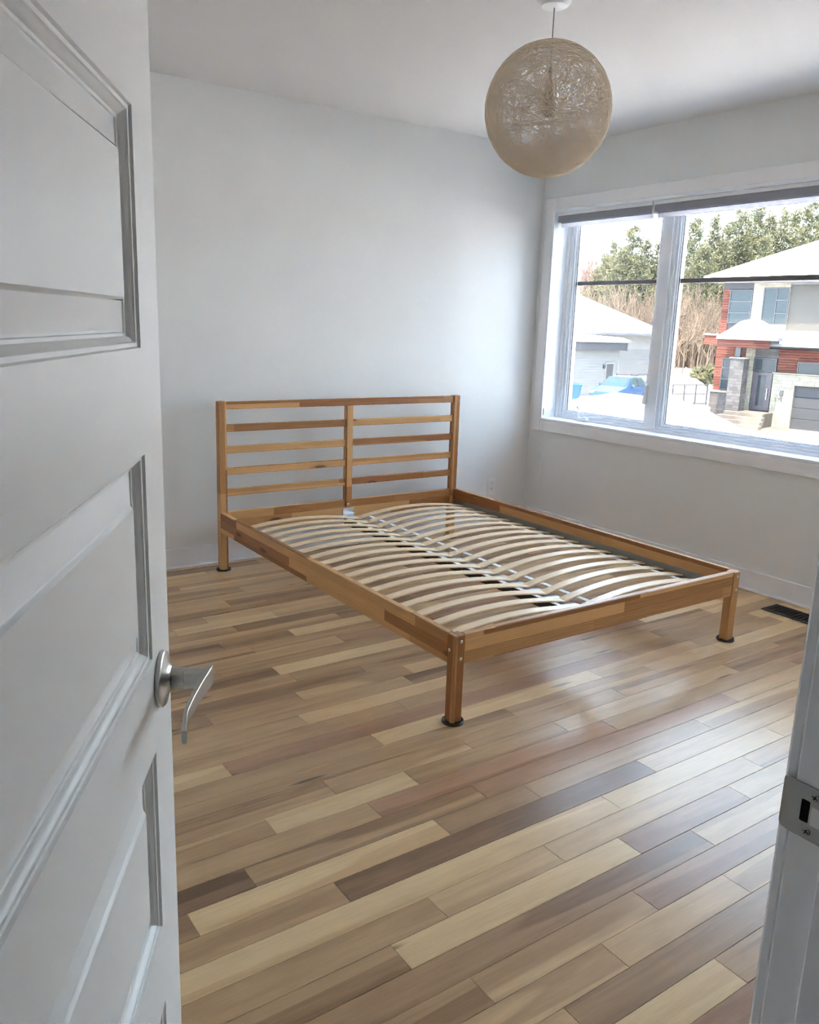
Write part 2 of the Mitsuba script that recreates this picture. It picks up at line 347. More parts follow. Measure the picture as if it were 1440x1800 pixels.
# baseboards with a quarter-round shoe
def baseboard(key, label, runs, shoe_runs):
    E(key, cat(*runs), 'm_trim'); E(key + '__shoe_moulding', cat(*shoe_runs), 'm_trim', smooth=40)
    L(key, label, 'baseboard', kind='structure')
BBH = 0.111
baseboard('baseboard_back', 'white baseboard along the wall behind the headboard', [bx(XL, -.0135, -.013, 0, 0, BBH, .003)], [bx(XL, -.020, -.022, -.013, 0, .014, .004)])
baseboard('baseboard_right', 'white baseboard under the wide window', [bx(-.013, 0, YF, 0, 0, BBH, .003)], [bx(-.023, -.013, YF, -.013, 0, .016, .004)])
baseboard('baseboard_left', 'white baseboard along the side wall behind the door', [bx(XL, XL + .013, YF, -.013, 0, BBH, .003)], [bx(XL + .013, XL + .022, YF, -.022, 0, .014, .004)])
baseboard('baseboard_front', 'white baseboard on the doorway wall', [bx(JR + .075, -.013, YF, YF + .013, 0, BBH, .003)], [bx(JR + .075, -.023, YF + .013, YF + .022, 0, .014, .004)])

# ------------------------------------------------------------------ doorway trim, strike plate, door
jm = [bx(JR, JR + .02, YF - .118, YF, 0, DH + .0, .002), bx(JL - .02, JL, YF - .118, YF, 0, DH, .002), bx(JL - .02, JR + .02, YF - .118, YF, DH, DH + .02, .002)]
st = [bx(JR - .011, JR, YF - .085, YF - .040, 0, DH - .011, .002), bx(JL, JL + .011, YF - .085, YF - .040, 0, DH - .011, .002), bx(JL, JR, YF - .085, YF - .040, DH - .011, DH, .002)]
def casing(y0, y1):
    return [bx(JR + .005, JR + .075, y0, y1, 0, DH + .075, .004), bx(JL - .075, JL - .005, y0, y1, 0, DH + .075, .004), bx(JL - .005, JR + .005, y0, y1, DH + .005, DH + .075, .004)]
for m in jm: E(part('trim_1__jamb'), m, 'm_trim')
for m in st: E(part('trim_1__door_stop'), m, 'm_trim')
for m in casing(YF, YF + .0155) + casing(YF - .1335, YF - .118): E(part('trim_1__casing'), m, 'm_trim')
L('trim_1', 'white painted door frame at the right edge of the picture', 'door frame', kind='structure')
# strike plate on the right jamb: plate with a latch hole and a lip that curves round the edge
SZ, SY = 0.8745, -3.884
def plate_outline():
    import shapely.geometry as sg
    from shapely.ops import unary_union
    b = sg.box(-.034, -.0285, .026, .0285).buffer(-.006).buffer(.006)
    hole = sg.box(-.012, -.011, -.003, .0125).buffer(-.0015).buffer(.0015)
    return b.difference(hole)
pl = trimesh.creation.extrude_polygon(plate_outline(), .0016, engine='earcut')
pl = pl.subdivide_to_size(.006)
v = np.array(pl.vertices)                       # x: towards the room is negative, y: height, z: thickness
wx, wz, th = -v[:, 0], v[:, 1], v[:, 2]
yy = SY + wx
lip = np.clip(wx - .016, 0, None)              # the lip bends away from the opening
pl.vertices = np.stack([JR - .0003 - th + 9.0 * lip ** 2, yy, SZ + wz], 1)
if pl.volume < 0: pl.invert()
E('strike_plate__plate', pl, 'm_nickel_dark', smooth=30)
for s in (-1, 1):
    sc = lathe([(.0001, 0), (.0045, 0), (.0045, .0008), (.0030, .0016), (.0001, .0016)], 20)
    sl = cat(raw(-.0028, .0028, -.0005, .0005, .0014, .0019), raw(-.0005, .0005, -.0028, .0028, .0014, .0019))
    mat = frame((JR - .0016, SY + (-.001 if s > 0 else .003), SZ + s * .0195), (0, 1, 0), (0, 0, 1), (-1, 0, 0))
    mat[:3, 0] = (0, math.cos(.4), math.sin(.4)); mat[:3, 1] = (0, math.sin(.4), -math.cos(.4))
    if np.linalg.det(mat[:3, :3]) < 0: mat[:3, 1] *= -1
    k = part('strike_plate__screw'); E(k, xf(sc, mat), 'm_nickel_dark', smooth=30); E(k + '__cross_slot', xf(sl, mat), 'm_dark')
E('strike_plate__latch_guide', bx(JR - .0024, JR - .0015, SY - .0105, SY + .0012, SZ - .0115, SZ + .0085, .0008), 'm_nickel')
E('strike_plate__latch_pocket', raw(JR - .0008, JR - .0003, SY + .002, SY + .0125, SZ - .0115, SZ + .013), 'm_dark')
L('strike_plate', 'dark satin nickel strike plate with two screws on the white door jamb', 'strike plate')

# the door leaf, open into the room; local: a along the leaf from its free edge (negative towards the hinge), o out of the hall face
DE, DN = np.array([.486, .874, 0]), np.array([.874, -.486, 0])
DO = np.array([-3.611, -3.237, 0]) - .020 * DE
DM = frame(DO, DE, DN, (0, 0, 1)); DM[:3, 1] = DN
DL, DT = 0.725, 0.035
def dmesh(m):
    m = xf(m, DM)
    if m.is_volume and m.volume < 0: m.invert()
    return m
panels = [(.222, .467), (.578, .821), (.940, 1.183), (1.299, 1.541), (1.656, 1.900)]
PA0, PA1 = -(DL - .098), -.098
prof = [(0, 0), (.0016, -.0032), (.0056, -.0036), (.0066, -.0060), (.0105, -.0085), (.0125, -.0122), (.0155, -.0125), (.0165, -.0142), (.0195, -.0145), (.0470, -.0070), (.0482, -.0062), (.0515, -.0028)]
def panel_mesh(z0, z1):
    rings = []
    for sgn, pr in ((1, prof), (-1, prof[::-1])):
        pass
    front = [[(PA0 + i, d, z0 + i), (PA1 - i, d, z0 + i), (PA1 - i, d, z1 - i), (PA0 + i, d, z1 - i)] for i, d in prof]
    back = [[(PA0 + i, -DT - d, z0 + i), (PA1 - i, -DT - d, z0 + i), (PA1 - i, -DT - d, z1 - i), (PA0 + i, -DT - d, z1 - i)] for i, d in prof]
    return loft(back[::-1] + front)
import shapely.geometry as sgm
lf = sgm.box(-DL, .010, 0, 2.030)
for z0, z1 in panels: lf = lf.difference(sgm.box(PA0, z0, PA1, z1))
lm_ = trimesh.creation.extrude_polygon(lf, DT, engine='earcut')
lv = np.array(lm_.vertices); lm_.vertices = np.stack([lv[:, 0], lv[:, 2] - DT, lv[:, 1]], 1)
lm_ = dmesh(lm_)
if lm_.volume < 0: lm_.invert()
E('door_1__leaf', lm_, 'm_door')
for z0, z1 in panels:
    E(part('door_1__panel'), dmesh(panel_mesh(z0, z1)), 'm_door', smooth=42)
for z in (.25, 1.02, 1.80):
    E(part('door_1__hinge'), dmesh(cat(cyl((-DL - .004, -DT - .004, z - .045), (-DL - .004, -DT - .004, z + .045), .006, 14), bx(-DL - .002, -DL + .0, -DT, -.004, z - .044, z + .044, .0005))), 'm_nickel_dark', smooth=40)
L('door_1', 'white five-panel door standing open into the room, with a satin nickel lever', 'door', kind='structure')
# lever handle on the hall side and its twin
def lever(sgn):
    HA, HZ = -.062, .900
    ros = lathe([(.0001, 0), (.0335, 0), (.0345, .0015), (.0345, .0055), (.0325, .0075), (.0200, .0105), (.0150, .0145), (.0135, .0200), (.0132, .0300), (.0001, .0300)], 48)
    nek = lathe([(.0001, .0302), (.0126, .0302), (.0132, .0312), (.0132, .0560), (.0001, .0560)], 40)
    base = frame((HA, 0 if sgn > 0 else -DT, HZ), (1, 0, 0), (0, 0, -1), (0, 1, 0)) if sgn > 0 else frame((HA, -DT, HZ), (1, 0, 0), (0, 0, 1), (0, -1, 0))
    secs = []
    for t in np.linspace(0, 1, 22):
        a = HA + .0125 - t * .155
        o = .0600 - .013 * math.sin(t * PI * .55) + .0055 * max(0, t - .72) / .28
        th = .0085 * (1 - .35 * t); hz = .0128 - .0052 * min(1, t * 1.25)
        drop = -.004 * t * t
        if t < .03: th *= .7
        ring = []
        for k in range(16):
            q = 2 * PI * k / 16; cx, cz = math.cos(q), math.sin(q)
            cx = math.copysign(abs(cx) ** .45, cx); cz = math.copysign(abs(cz) ** .45, cz)
            ring.append((a, (o + th * .5 * cx) if sgn > 0 else -DT - (o + th * .5 * cx), HZ + drop + hz * cz))
        secs.append(ring)
    return xf(ros, base), xf(nek, base), loft(secs)
for sgn in (1, -1):
    k = part('door_1__handle')
    for nm, m in zip(('rosette', 'neck', 'lever'), lever(sgn)):
        E(f'{k}__{nm}', dmesh(m), 'm_nickel', smooth=35)

# ------------------------------------------------------------------ window
FX = 0.110                                    # room face of the vinyl frame
cw = 0.076
for m in (bx(-.018, 0, WY0, WY0 + cw, WZ0 - cw, WZ1 + cw, .003), bx(-.018, 0, WY1 - cw, WY1, WZ0 - cw, WZ1 + cw, .003),
          bx(-.018, 0, WY1, WY0, WZ0 - cw, WZ0 - .004, .003), bx(-.018, 0, WY1, WY0, WZ1 + .004, WZ1 + cw, .003)):
    E(part('window_1__casing'), m, 'm_trim')
for m in (bx(-.0185, FX, WY0 - .012, WY0 - .0, WZ0, WZ1, .002), bx(-.0185, FX, WY1, WY1 + .012, WZ0, WZ1, .002), bx(-.020, FX, WY1, WY0, WZ0 - .004, WZ0 + .012, .003), bx(-.0185, FX, WY1, WY0, WZ1 - .012, WZ1 + .004, .002)):
    E(part('window_1__jamb_liner'), m, 'm_vinyl')
YC0, YC1 = -.205, -.867                         # left casement glass
YG0, YG1 = -1.025, -2.401                        # fixed glass
YR0, YR1 = -2.559, -3.221                        # right casement glass
GZ0, GZ1, GX = .797, 2.010, .158
fr = [bx(FX, FX + .09, WY0 - .034, WY0, WZ0, WZ1, .003), bx(FX, FX + .09, WY1, WY1 + .034, WZ0, WZ1, .003),
      bx(FX, FX + .09, WY1 + .034, WY0 - .034, WZ0, WZ0 + .030, .003), bx(FX, FX + .09, WY1 + .034, WY0 - .034, WZ1 - .030, WZ1, .003)]
for m in fr: E(part('window_1__frame'), m, 'm_vinyl')
for a in ((YC1 + YG0) / 2, (YG1 + YR0) / 2):
    E(part('window_1__mullion'), bx(FX - .004, FX + .09, a - .034, a + .034, WZ0 + .030, WZ1 - .030, .003), 'm_vinyl')
def sash(y1, y0, ylo, yhi, key):
    """stepped sash: y1 < y0 glass edges, ylo < yhi outer edges"""
    o = []
    z0, z1 = WZ0 + .030, WZ1 - .030
    for (ya, yb, za, zb, xa, xb) in ((ylo, yhi, z0, z1, FX + .012, FX + .075), ):
        w1 = .62
        for xs0, k in ((FX + .010, 0.0), (FX + .020, .45), (FX + .032, .78)):
            a0, a1 = y1 - (y1 - ylo) * (1 - k), y0 + (yhi - y0) * (1 - k)
            b0, b1 = GZ0 - (GZ0 - z0) * (1 - k), GZ1 + (z1 - GZ1) * (1 - k)
            n = {0.0: .45, .45: .78, .78: 1.0}[k]
            i0, i1 = y1 - (y1 - ylo) * (1 - n), y0 + (yhi - y0) * (1 - n)
            j0, j1 = GZ0 - (GZ0 - z0) * (1 - n), GZ1 + (z1 - GZ1) * (1 - n)
            o += [bx(xs0, FX + .08, i1, a1, b0, b1, .0015), bx(xs0, FX + .08, a0, i0, b0, b1, .0015), bx(xs0, FX + .08, i0, i1, b0, j0, .0015), bx(xs0, FX + .08, i0, i1, j1, b1, .0015)]
    E(key, cat(*o), 'm_vinyl')
    gk = [bx(GX - .010, GX - .004, y1, y1 + .003, GZ0, GZ1, .0003), bx(GX - .010, GX - .004, y0 - .003, y0, GZ0, GZ1, .0003), bx(GX - .010, GX - .004, y1, y0, GZ0, GZ0 + .002, .0003)]
    E(key + '__gasket', cat(*gk), 'm_bar')
    E(key + '__glass_pane', ([(GX, y1 - .004, GZ0 - .004), (GX, y0 + .004, GZ0 - .004), (GX, y0 + .004, GZ1 + .004), (GX, y1 - .004, GZ1 + .004)], [(0, 1, 2), (0, 2, 3)]), 'm_glass')
    E(key + '__muntin', bx(GX + .004, GX + .016, y1, y0, 1.614, 1.640, .002), 'm_bar')
mid1, mid2 = (YC1 + YG0) / 2, (YG1 + YR0) / 2
sash(YC1, YC0, mid1 + .034, WY0 - .034, 'window_1__sash')
sash(YG1, YG0, mid2 + .034, mid1 - .034, 'window_1__sash_001')
sash(YR1, YR0, WY1 + .034, mid2 - .034, 'window_1__sash_002')
def opener(y, key):
    E(key + '__housing', cat(bx(FX - .030, FX + .006, y - .050, y + .050, WZ0 + .014, WZ0 + .034, .006), bx(FX - .024, FX + .006, y - .040, y - .005, WZ0 + .034, WZ0 + .042, .003)), 'm_white_plastic')
    E(key + '__crank_arm', tube([(FX - .018, y + .034, WZ0 + .034), (FX - .020, y + .036, WZ0 + .062), (FX - .022, y + .028, WZ0 + .085), (FX - .023, y + .034, WZ0 + .098)], [.006, .0055, .005, .006], 10), 'm_white_plastic', smooth=40)
    E(key + '__crank_knob', xf(trimesh.creation.icosphere(2, .0085), frame((FX - .023, y + .040, WZ0 + .102), (1, 0, 0), (0, 1, 0), (0, 0, 1))), 'm_white_plastic', smooth=True)
opener(-.400, 'window_1__opener'); opener(-3.03, 'window_1__opener_001')
for y, k in ((-.892, 'window_1__sash_lock'), (-2.545, 'window_1__sash_lock_001')):
    E(k, cat(bx(FX - .004, FX + .010, y - .012, y + .012, .90, 1.02, .004), hull([(FX - .006, y - .006, .97), (FX - .006, y + .006, .97), (FX - .022, y - .005, .905), (FX - .022, y + .005, .905), (FX - .004, y - .006, .905), (FX - .004, y + .006, .905), (FX - .014, y, 1.0)])), 'm_white_plastic')
L('window_1', 'wide white vinyl window with black muntin bars facing the snowy street', 'window', kind='structure')

# roller blinds, rolled up, mounted inside the opening
def blind(ya, yb, key, label, cord):
    E(key + '__headrail', cat(bx(.004, .066, ya, yb, WZ1 - .030, WZ1 - .013, .002), bx(.002, .006, ya, yb, WZ1 - .034, WZ1 - .014, .001)), 'm_trim')
    E(key + '__fabric_roll', tube([(.036, ya + .012, WZ1 - .054), (.036, yb - .012, WZ1 - .054)], .0235, 28), 'm_blind', smooth=40)
    E(key + '__fascia', bx(.008, .012, ya, yb, WZ1 - .072, WZ1 - .034, .001), 'm_blind')
    E(key + '__hem_bar', bx(.026, .040, ya + .012, yb - .012, WZ1 - .104, WZ1 - .080, .004), 'm_hem')
    for y in (ya, yb - .003): E(part(key + '__end_bracket'), bx(.006, .066, y, y + .003, WZ1 - .080, WZ1 - .030, .0008), 'm_white_plastic')
    L(key, label, 'blind')
blind(-.905, -.140, 'roller_blind', 'short grey roller blind rolled up over the left casement', True)
blind(-3.28, -.913, 'roller_blind_001', 'long grey roller blind rolled up over the wide fixed pane', False)
E('blind_cord__cord', tube([(.012, -.147, WZ1 - .07), (.006, -.150, 1.4), (-.0195, -.158, WZ0 + .020), (-.0225, -.162, WZ0 - .03), (-.0215, -.166, .50), (-.020, -.167, .312)], .0012, 6), 'm_white_plastic', smooth=40)
E('blind_cord__tassel', xf(lathe([(.0005, 0), (.006, .001), (.0065, .006), (.004, .018), (.002, .024), (.0005, .024)], 16), frame((-.020, -.167, .290), (1, 0, 0), (0, 1, 0), (0, 0, 1))), 'm_white_plastic', smooth=40)
E('blind_cord__cord_cleat', bx(-.0185, -.0150, -.156, -.150, WZ0 + .030, WZ0 + .075, .001), 'm_bar')
L('blind_cord', 'thin pull cord with a small white tassel hanging below the window corner', 'cord')

# ------------------------------------------------------------------ outlet, floor register
ox, oz = -.3115, .272
op = [bx(ox - .036, ox + .036, -.006, 0, oz - .059, oz + .059, .003)]
E('wall_outlet__cover_plate', op[0], 'm_white_plastic')
E('wall_outlet__receptacle', bx(ox - .0165, ox + .0165, -.0075, -.005, oz - .034, oz + .034, .001), 'm_white_plastic')
for dz in (-.019, .019):
    E(part('wall_outlet__socket_slot'), cat(raw(ox - .008, ox - .0062, -.0079, -.007, oz + dz - .001, oz + dz + .008), raw(ox + .0062, ox + .008, -.0079, -.007, oz + dz - .001, oz + dz + .008), cyl((ox, -.0079, oz + dz - .007), (ox, -.007, oz + dz - .007), .0025, 10)), 'm_dark')
L('wall_outlet', 'white electrical outlet on the back wall right of the bed', 'outlet')
vx0, vx1, vy0, vy1 = -.232, -.092, -2.345, -2.022
vf = [bx(vx0, vx1, vy1 - .016, vy1, 0, .0045, .0015), bx(vx0, vx1, vy0, vy0 + .016, 0, .0045, .0015), bx(vx0, vx0 + .016, vy0, vy1, 0, .0045, .0015), bx(vx1 - .016, vx1, vy0, vy1, 0, .0045, .0015)]
E('floor_register__frame', cat(*vf), 'm_vent_beam_shade')
for i in range(14):
    y = vy0 + .022 + i * (vy1 - vy0 - .044) / 13
    E(part('floor_register__louvre'), bx(vx0 + .012, vx1 - .012, y - .004, y + .004, .0012, .0034, .0006), 'm_vent_beam_shade')
E('floor_register__damper', raw(vx0 + .010, vx1 - .010, vy0 + .010, vy1 - .010, 0.0002, .0010), 'm_dark')
L('floor_register', 'black metal floor vent by the baseboard under the window', 'floor vent')

# ------------------------------------------------------------------ bed
BX, G, BW, BL = -2.3197, .1238, 1.578, 2.09
p = .043; yh = -G; yf = -G - BL; rz0, rz1 = .214, .324
wid = [0]
def bw(key, mesh, axis, mat='m_pine', off=0.0):
    wid[0] += 1; wood(part('bed_frame__' + key), mesh, mat, axis, wid[0], off)
for x in (BX, BX + BW - p):
    bw('headboard_post', bx(x, x + p, yh - p, yh, .005, .911, .003), 2)
for x in (BX, BX + BW - p):
    bw('foot_leg', bx(x, x + p, yf, yf + p, .005, .3225, .003), 2)
xa, xb = BX + p, BX + BW - p; xc = (xa + xb) / 2
ys0, ys1 = yh - .034, yh - .012
bw('headboard_top_rail', bx(xa, xb, ys0, ys1, .868, .908, .003), 0)
bw('headboard_panel', bx(xa, xb, ys0, ys1, rz0, .322, .003), 0)
bw('headboard_centre_post', bx(xc - .021, xc + .021, yh - .041, yh - .004, .279, .868, .003), 2)
for zt in (.789, .674, .559, .446):
    for a, b in ((xa, xc - .021), (xc + .021, xb)):
        bw('headboard_slat', bx(a, b, ys0 + .002, ys1 - .002, zt - .039, zt, .003), 0)
bw('side_rail', bx(BX, BX + .026, yf + p, yh - p, rz0, rz1, .003), 1, off=.013)
bw('side_rail', bx(BX + BW - .026, BX + BW, yf + p, yh - p, rz0, rz1, .003), 1, off=.02)
bw('foot_rail', bx(BX + p, BX + BW - p, yf + .004, yf + .030, rz0, rz1, .003), 0, off=.005)
# metal: side ledges, centre beam with its hooks, bolts
for s, x in ((1, BX + .026), (-1, BX + BW - .026)):
    x1 = x + s * .003; x2 = x + s * .040
    a = bx(min(x, x1), max(x, x1), yf + .055, yh - .055, .226, .262, .0006); b = bx(min(x, x2), max(x, x2), yf + .055, yh - .055, .224, .227, .0006)
    E(part('bed_frame__metal_ledge'), cat(a, b), 'm_ledge')
beam = bx(xc - .040, xc + .040, yf + .032, yh - .040, .222, .2255, .0006)
E('bed_frame__shade_dark_beam_side', bx(xc - .041, xc - .038, yf + .12, yh - .060, .182, .2235, .0006), 'm_vent_beam_shade'); E('bed_frame__shade_dark_beam_side_001', bx(xc + .038, xc + .041, yf + .12, yh - .060, .182, .2235, .0006), 'm_vent_beam_shade')  # galvanised sides in near-black: their shade is put into the colour
E('bed_frame__centre_beam', beam, 'm_steel')
hk = lambda y, s: cat(bx(xc - .036, xc + .036, min(y, y + s * .003), max(y, y + s * .003), .222, .272, .0006), bx(xc - .036, xc + .036, min(y, y + s * .022), max(y, y + s * .022), .2385, .2415, .0006))
E('bed_frame__beam_bracket', hk(yh - .0345, -1), 'm_steel'); E('bed_frame__beam_bracket_001', hk(yf + .0305, 1), 'm_steel')
labels['bed_frame__beam_bracket'] = {'label': 'galvanised steel bracket hooked on the headboard panel'}
bolt = lathe([(.0001, 0), (.0062, 0), (.0066, .0008), (.0052, .0022), (.0030, .0026), (.0028, .0012), (.0001, .0012)], 18)
def put_bolt(pos, nrm, ax):
    n = np.array(nrm, float); a = np.array(ax, float); E(part('bed_frame__bolt'), xf(bolt, frame(pos, a, np.cross(n, a), n)), 'm_bolt', smooth=40)
for x in (BX + p * .60, BX + BW - p * .42):
    for z in (.300, .238): put_bolt((x, yf, z), (0, -1, 0), (0, 0, 1))
put_bolt((BX, yf + p * .70, .266), (-1, 0, 0), (0, 1, 0))
put_bolt((BX + BW, yf + p * .5, .266), (1, 0, 0), (0, 1, 0))
put_bolt((xc - .004, yh - .041, .295), (0, -1, 0), (0, 0, 1))
L('bed_frame', 'honey-coloured slatted pine bed frame with a ladder headboard, no mattress', 'bed')
# slatted bases, one each side of the beam
def slat(x0, x1, y, w=.045, th=.008, rise=.036, z0=.2285):
    rings = []
    for t in np.linspace(0, 1, 19):
        x = x0 + (x1 - x0) * t; z = z0 + rise * (1 - (2 * t - 1) ** 2)
        c = .002
        rings.append([(x, y - w / 2 + c, z), (x, y + w / 2 - c, z), (x, y + w / 2, z + c), (x, y + w / 2, z + th - c), (x, y + w / 2 - c, z + th), (x, y - w / 2 + c, z + th), (x, y - w / 2, z + th - c), (x, y - w / 2, z + c)])
    return loft(rings)
NS = 17
sy = [-.262 - .1105 * i for i in range(NS)]
def slat_base(key, x0, x1, straps, label):
    for i, y in enumerate(sy):
        wid[0] += 1; wood(part(key + '__slat'), slat(x0, x1, y), 'm_birch', 0, wid[0])
    for xs in straps:
        t = (xs - x0) / (x1 - x0)
        zt = .2285 + .036 * (1 - (2 * t - 1) ** 2)
        E(part(key + '__strap'), raw(xs - .011, xs + .011, sy[-1] - .03, sy[0] + .03, zt - .0014, zt - .0002), 'm_strap')
    L(key, label, 'slatted base')
slat_base('slatted_bed_base', BX + .031, xc - .002, (xc - .070, BX + .115), 'row of bowed pale wooden slats in the left half of the bed')
slat_base('slatted_bed_base_001', xc + .002, BX + BW - .031, (xc + .075, BX + BW - .115), 'row of bowed pale wooden slats in the right half of the bed, nearer the window')
# black furniture cups under the legs
cup = lathe([(.0001, 0), (.0370, 0), (.0385, .0015), (.0385, .0085), (.0370, .0105), (.0345, .0105), (.0335, .0045), (.0001, .0045)], 40)
for i, (x, y, t) in enumerate(((BX + p / 2, yh - p / 2, 'left headboard post, near the white wall'), (BX + BW - p / 2, yh - p / 2, 'right headboard post, seen between the slats'),
                               (BX + p / 2, yf + p / 2, 'front corner leg of the bed, nearest the camera'), (BX + BW - p / 2, yf + p / 2, 'foot leg of the bed nearest the floor vent'))):
    k = num('furniture_cup'); E(k, xf(cup, frame((x, y, 0), (1, 0, 0), (0, 1, 0), (0, 0, 1))), 'm_black_plastic', smooth=35)
    L(k, 'round black furniture cup under the ' + t, 'furniture cup', 'black cups under the bed legs')

# ------------------------------------------------------------------ pendant lamp of wound twine
LX, LY, LZ, LR = -1.722, -1.850, 2.100, .2265
rg = np.random.default_rng(4)
def threads(n, r, rad):
    V, F, base = [], [], 0
    ang = np.linspace(0, 2 * PI, 57)
    for i in range(n):
        a = rg.normal(size=3); a /= np.linalg.norm(a); b = np.cross(a, rg.normal(size=3)); b /= np.linalg.norm(b); c = np.cross(a, b)
        off = rg.normal() * .22
        off = max(-.75, min(.75, off))
        wob = .10 * rg.normal() * np.sin(2 * ang + rg.uniform(0, 6)) + .06 * rg.normal() * np.sin(3 * ang + rg.uniform(0, 6))
        d = np.cos(ang)[:, None] * b + np.sin(ang)[:, None] * c
        q = d * np.sqrt(1 - off ** 2) + (off + wob)[:, None] * a
        q /= np.linalg.norm(q, axis=1, keepdims=True)
        q *= (r - rg.uniform(0, .004))
        q[-1] = q[0]
        t = np.gradient(q, axis=0); t /= np.linalg.norm(t, axis=1, keepdims=True)
        nn = q / np.linalg.norm(q, axis=1, keepdims=True); s = np.cross(t, nn)
        rr = rad * rg.uniform(.7, 1.3)
        ring = np.stack([q + nn * rr, q - nn * rr * .5 + s * rr * .87, q - nn * rr * .5 - s * rr * .87], 1)
        V.append(ring.reshape(-1, 3)); m = len(q)
        ii, jj = np.meshgrid(np.arange(m - 1), np.arange(3), indexing='ij')
        A = (ii * 3 + jj).ravel(); B = (ii * 3 + (jj + 1) % 3).ravel()
        F += [np.stack([A, B, B + 3], 1) + base, np.stack([A, B + 3, A + 3], 1) + base]; base += m * 3
    return trimesh.Trimesh(np.vstack(V), np.vstack(F), process=False)
tw = threads(190, LR, .00115)
tw.apply_translation((LX, LY, LZ))
scene['pendant_lamp__twine_shade'] = mikit.ply(tw, 'm_twine', smooth=True)
E('pendant_lamp__cord', cyl((LX, LY, LZ + .12), (LX, LY, H - .02), .0020, 10), 'm_cord', smooth=40)
E('pendant_lamp__canopy', xf(lathe([(.0001, -.024), (.012, -.024), (.045, -.020), (.058, -.008), (.060, 0), (.0001, 0)], 40), frame((LX, LY, H), (1, 0, 0), (0, 1, 0), (0, 0, 1))), 'm_white_plastic', smooth=35)
E('pendant_lamp__socket', xf(lathe([(.0001, -.005), (.017, -.005), (.0185, .0), (.0185, .05), (.014, .07), (.006, .14), (.004, .16), (.0001, .16)], 28), frame((LX, LY, LZ - .005), (1, 0, 0), (0, 1, 0), (0, 0, 1))), 'm_bracket', smooth=35)
E('pendant_lamp__socket__contact', xf(lathe([(.0001, 0), (.013, 0), (.013, .006), (.0001, .006)], 20), frame((LX, LY, LZ - .018), (1, 0, 0), (0, 1, 0), (0, 0, 1))), 'm_dark')
E('pendant_lamp__top_ring', xf(lathe([(.030, 0), (.040, 0), (.040, .004), (.030, .004)], 32), frame((LX, LY, LZ + LR - .006), (1, 0, 0), (0, 1, 0), (0, 0, 1))), 'm_twine')
labels['pendant_lamp__twine_shade'] = {'label': 'see-through globe of wound beige twine'}
L('pendant_lamp', 'round pendant lamp of beige twine hanging from the ceiling', 'pendant lamp')

# ------------------------------------------------------------------ outdoors: ground
def gz(x, y):
    x, y = np.asarray(x, float), np.asarray(y, float)
    r = np.hypot(x - CAM[0], y - CAM[1]); yaw = np.degrees(np.arctan2(x - CAM[0], y - CAM[1]))
    ss = lambda a, b, t: np.clip((t - a) / (b - a), 0, 1) ** 2 * (3 - 2 * np.clip((t - a) / (b - a), 0, 1))
    base = -3.5 + .95 * ss(55.0, 49.5, yaw)
    base = base + (-1.35 - base) * ss(50, 62, r) * ss(55.0, 53.5, yaw)
    base = base + (-1.35 - base) * ss(60, 75, r)
    return base + 9.0 * ss(78, 170, r) + .05 * (meshkit.fbm(np.stack([x, y, 0 * x], -1) * .25, 3, 2) - .5)
gx, gy = np.meshgrid(np.concatenate([np.linspace(.6, 30, 12), np.linspace(32, 75, 70), np.linspace(78, 260, 30)]), np.concatenate([np.linspace(-120, 4, 20), np.linspace(6, 60, 80), np.linspace(63, 260, 30)]), indexing='ij')
gzv = gz(gx, gy); nx, ny = gx.shape
ii, jj = np.meshgrid(np.arange(nx - 1), np.arange(ny - 1), indexing='ij'); q = (ii * ny + jj).ravel()
gm = trimesh.Trimesh(np.stack([gx, gy, gzv], -1).reshape(-1, 3), np.vstack([np.stack([q, q + ny, q + ny + 1], 1), np.stack([q, q + ny + 1, q + 1], 1)]), process=False)
E('ground', gm, 'm_ground', smooth=True); L('ground', 'snow-covered ground outside, rising to the woods', 'ground', kind='structure')
# ploughed snow bank across the street
def bank():
    ya = np.array([40, 44, 45.5, 46.4, 47.5, 48.5, 50.3, 51.2, 52.0, 52.7, 53.6, 54.7, 55.6, 56.7, 57.4])
    sl = np.array([-.084, -.083, -.0819, -.0765, -.0735, -.0700, -.0722, -.0705, -.0690, -.0757, -.0800, -.0883, -.0949, -.1043, -.1150])
    rings = []
    for yaw in np.linspace(40, 57.4, 110):
        zc = 1.334 + 42 * np.interp(yaw, ya, sl); a = math.radians(yaw); ring = []
        for k, t in enumerate(np.linspace(-1, 1, 15)):
            r = 42 + (4.2 if t < 0 else 3.0) * t
            x, y = CAM[0] + r * math.sin(a), CAM[1] + r * math.cos(a)
            g = float(gz(x, y)) - .12
            hgt = max(zc - g, .05) * (math.cos(t * PI / 2) ** 1.2)
            nz = meshkit.fbm(np.array([[x * .9, y * .9, k * .1]]), 3, 8)[0] - .5
            ring.append((x, y, g + hgt * (1 + .22 * nz * (abs(t) > .1))))
        rings.append(ring)
    r = np.array(rings); n, k, _ = r.shape; f = []
    for i in range(n - 1):
        for j in range(k - 1):
            a = i * k + j; f += [(a, a + 1, a + k + 1), (a, a + k + 1, a + k)]
    return trimesh.Trimesh(r.reshape(-1, 3), f, process=False)
E('snow_bank', bank(), 'm_snow', smooth=True); L('snow_bank', 'long ploughed snow bank across the street in front of the blue car', 'snow bank')

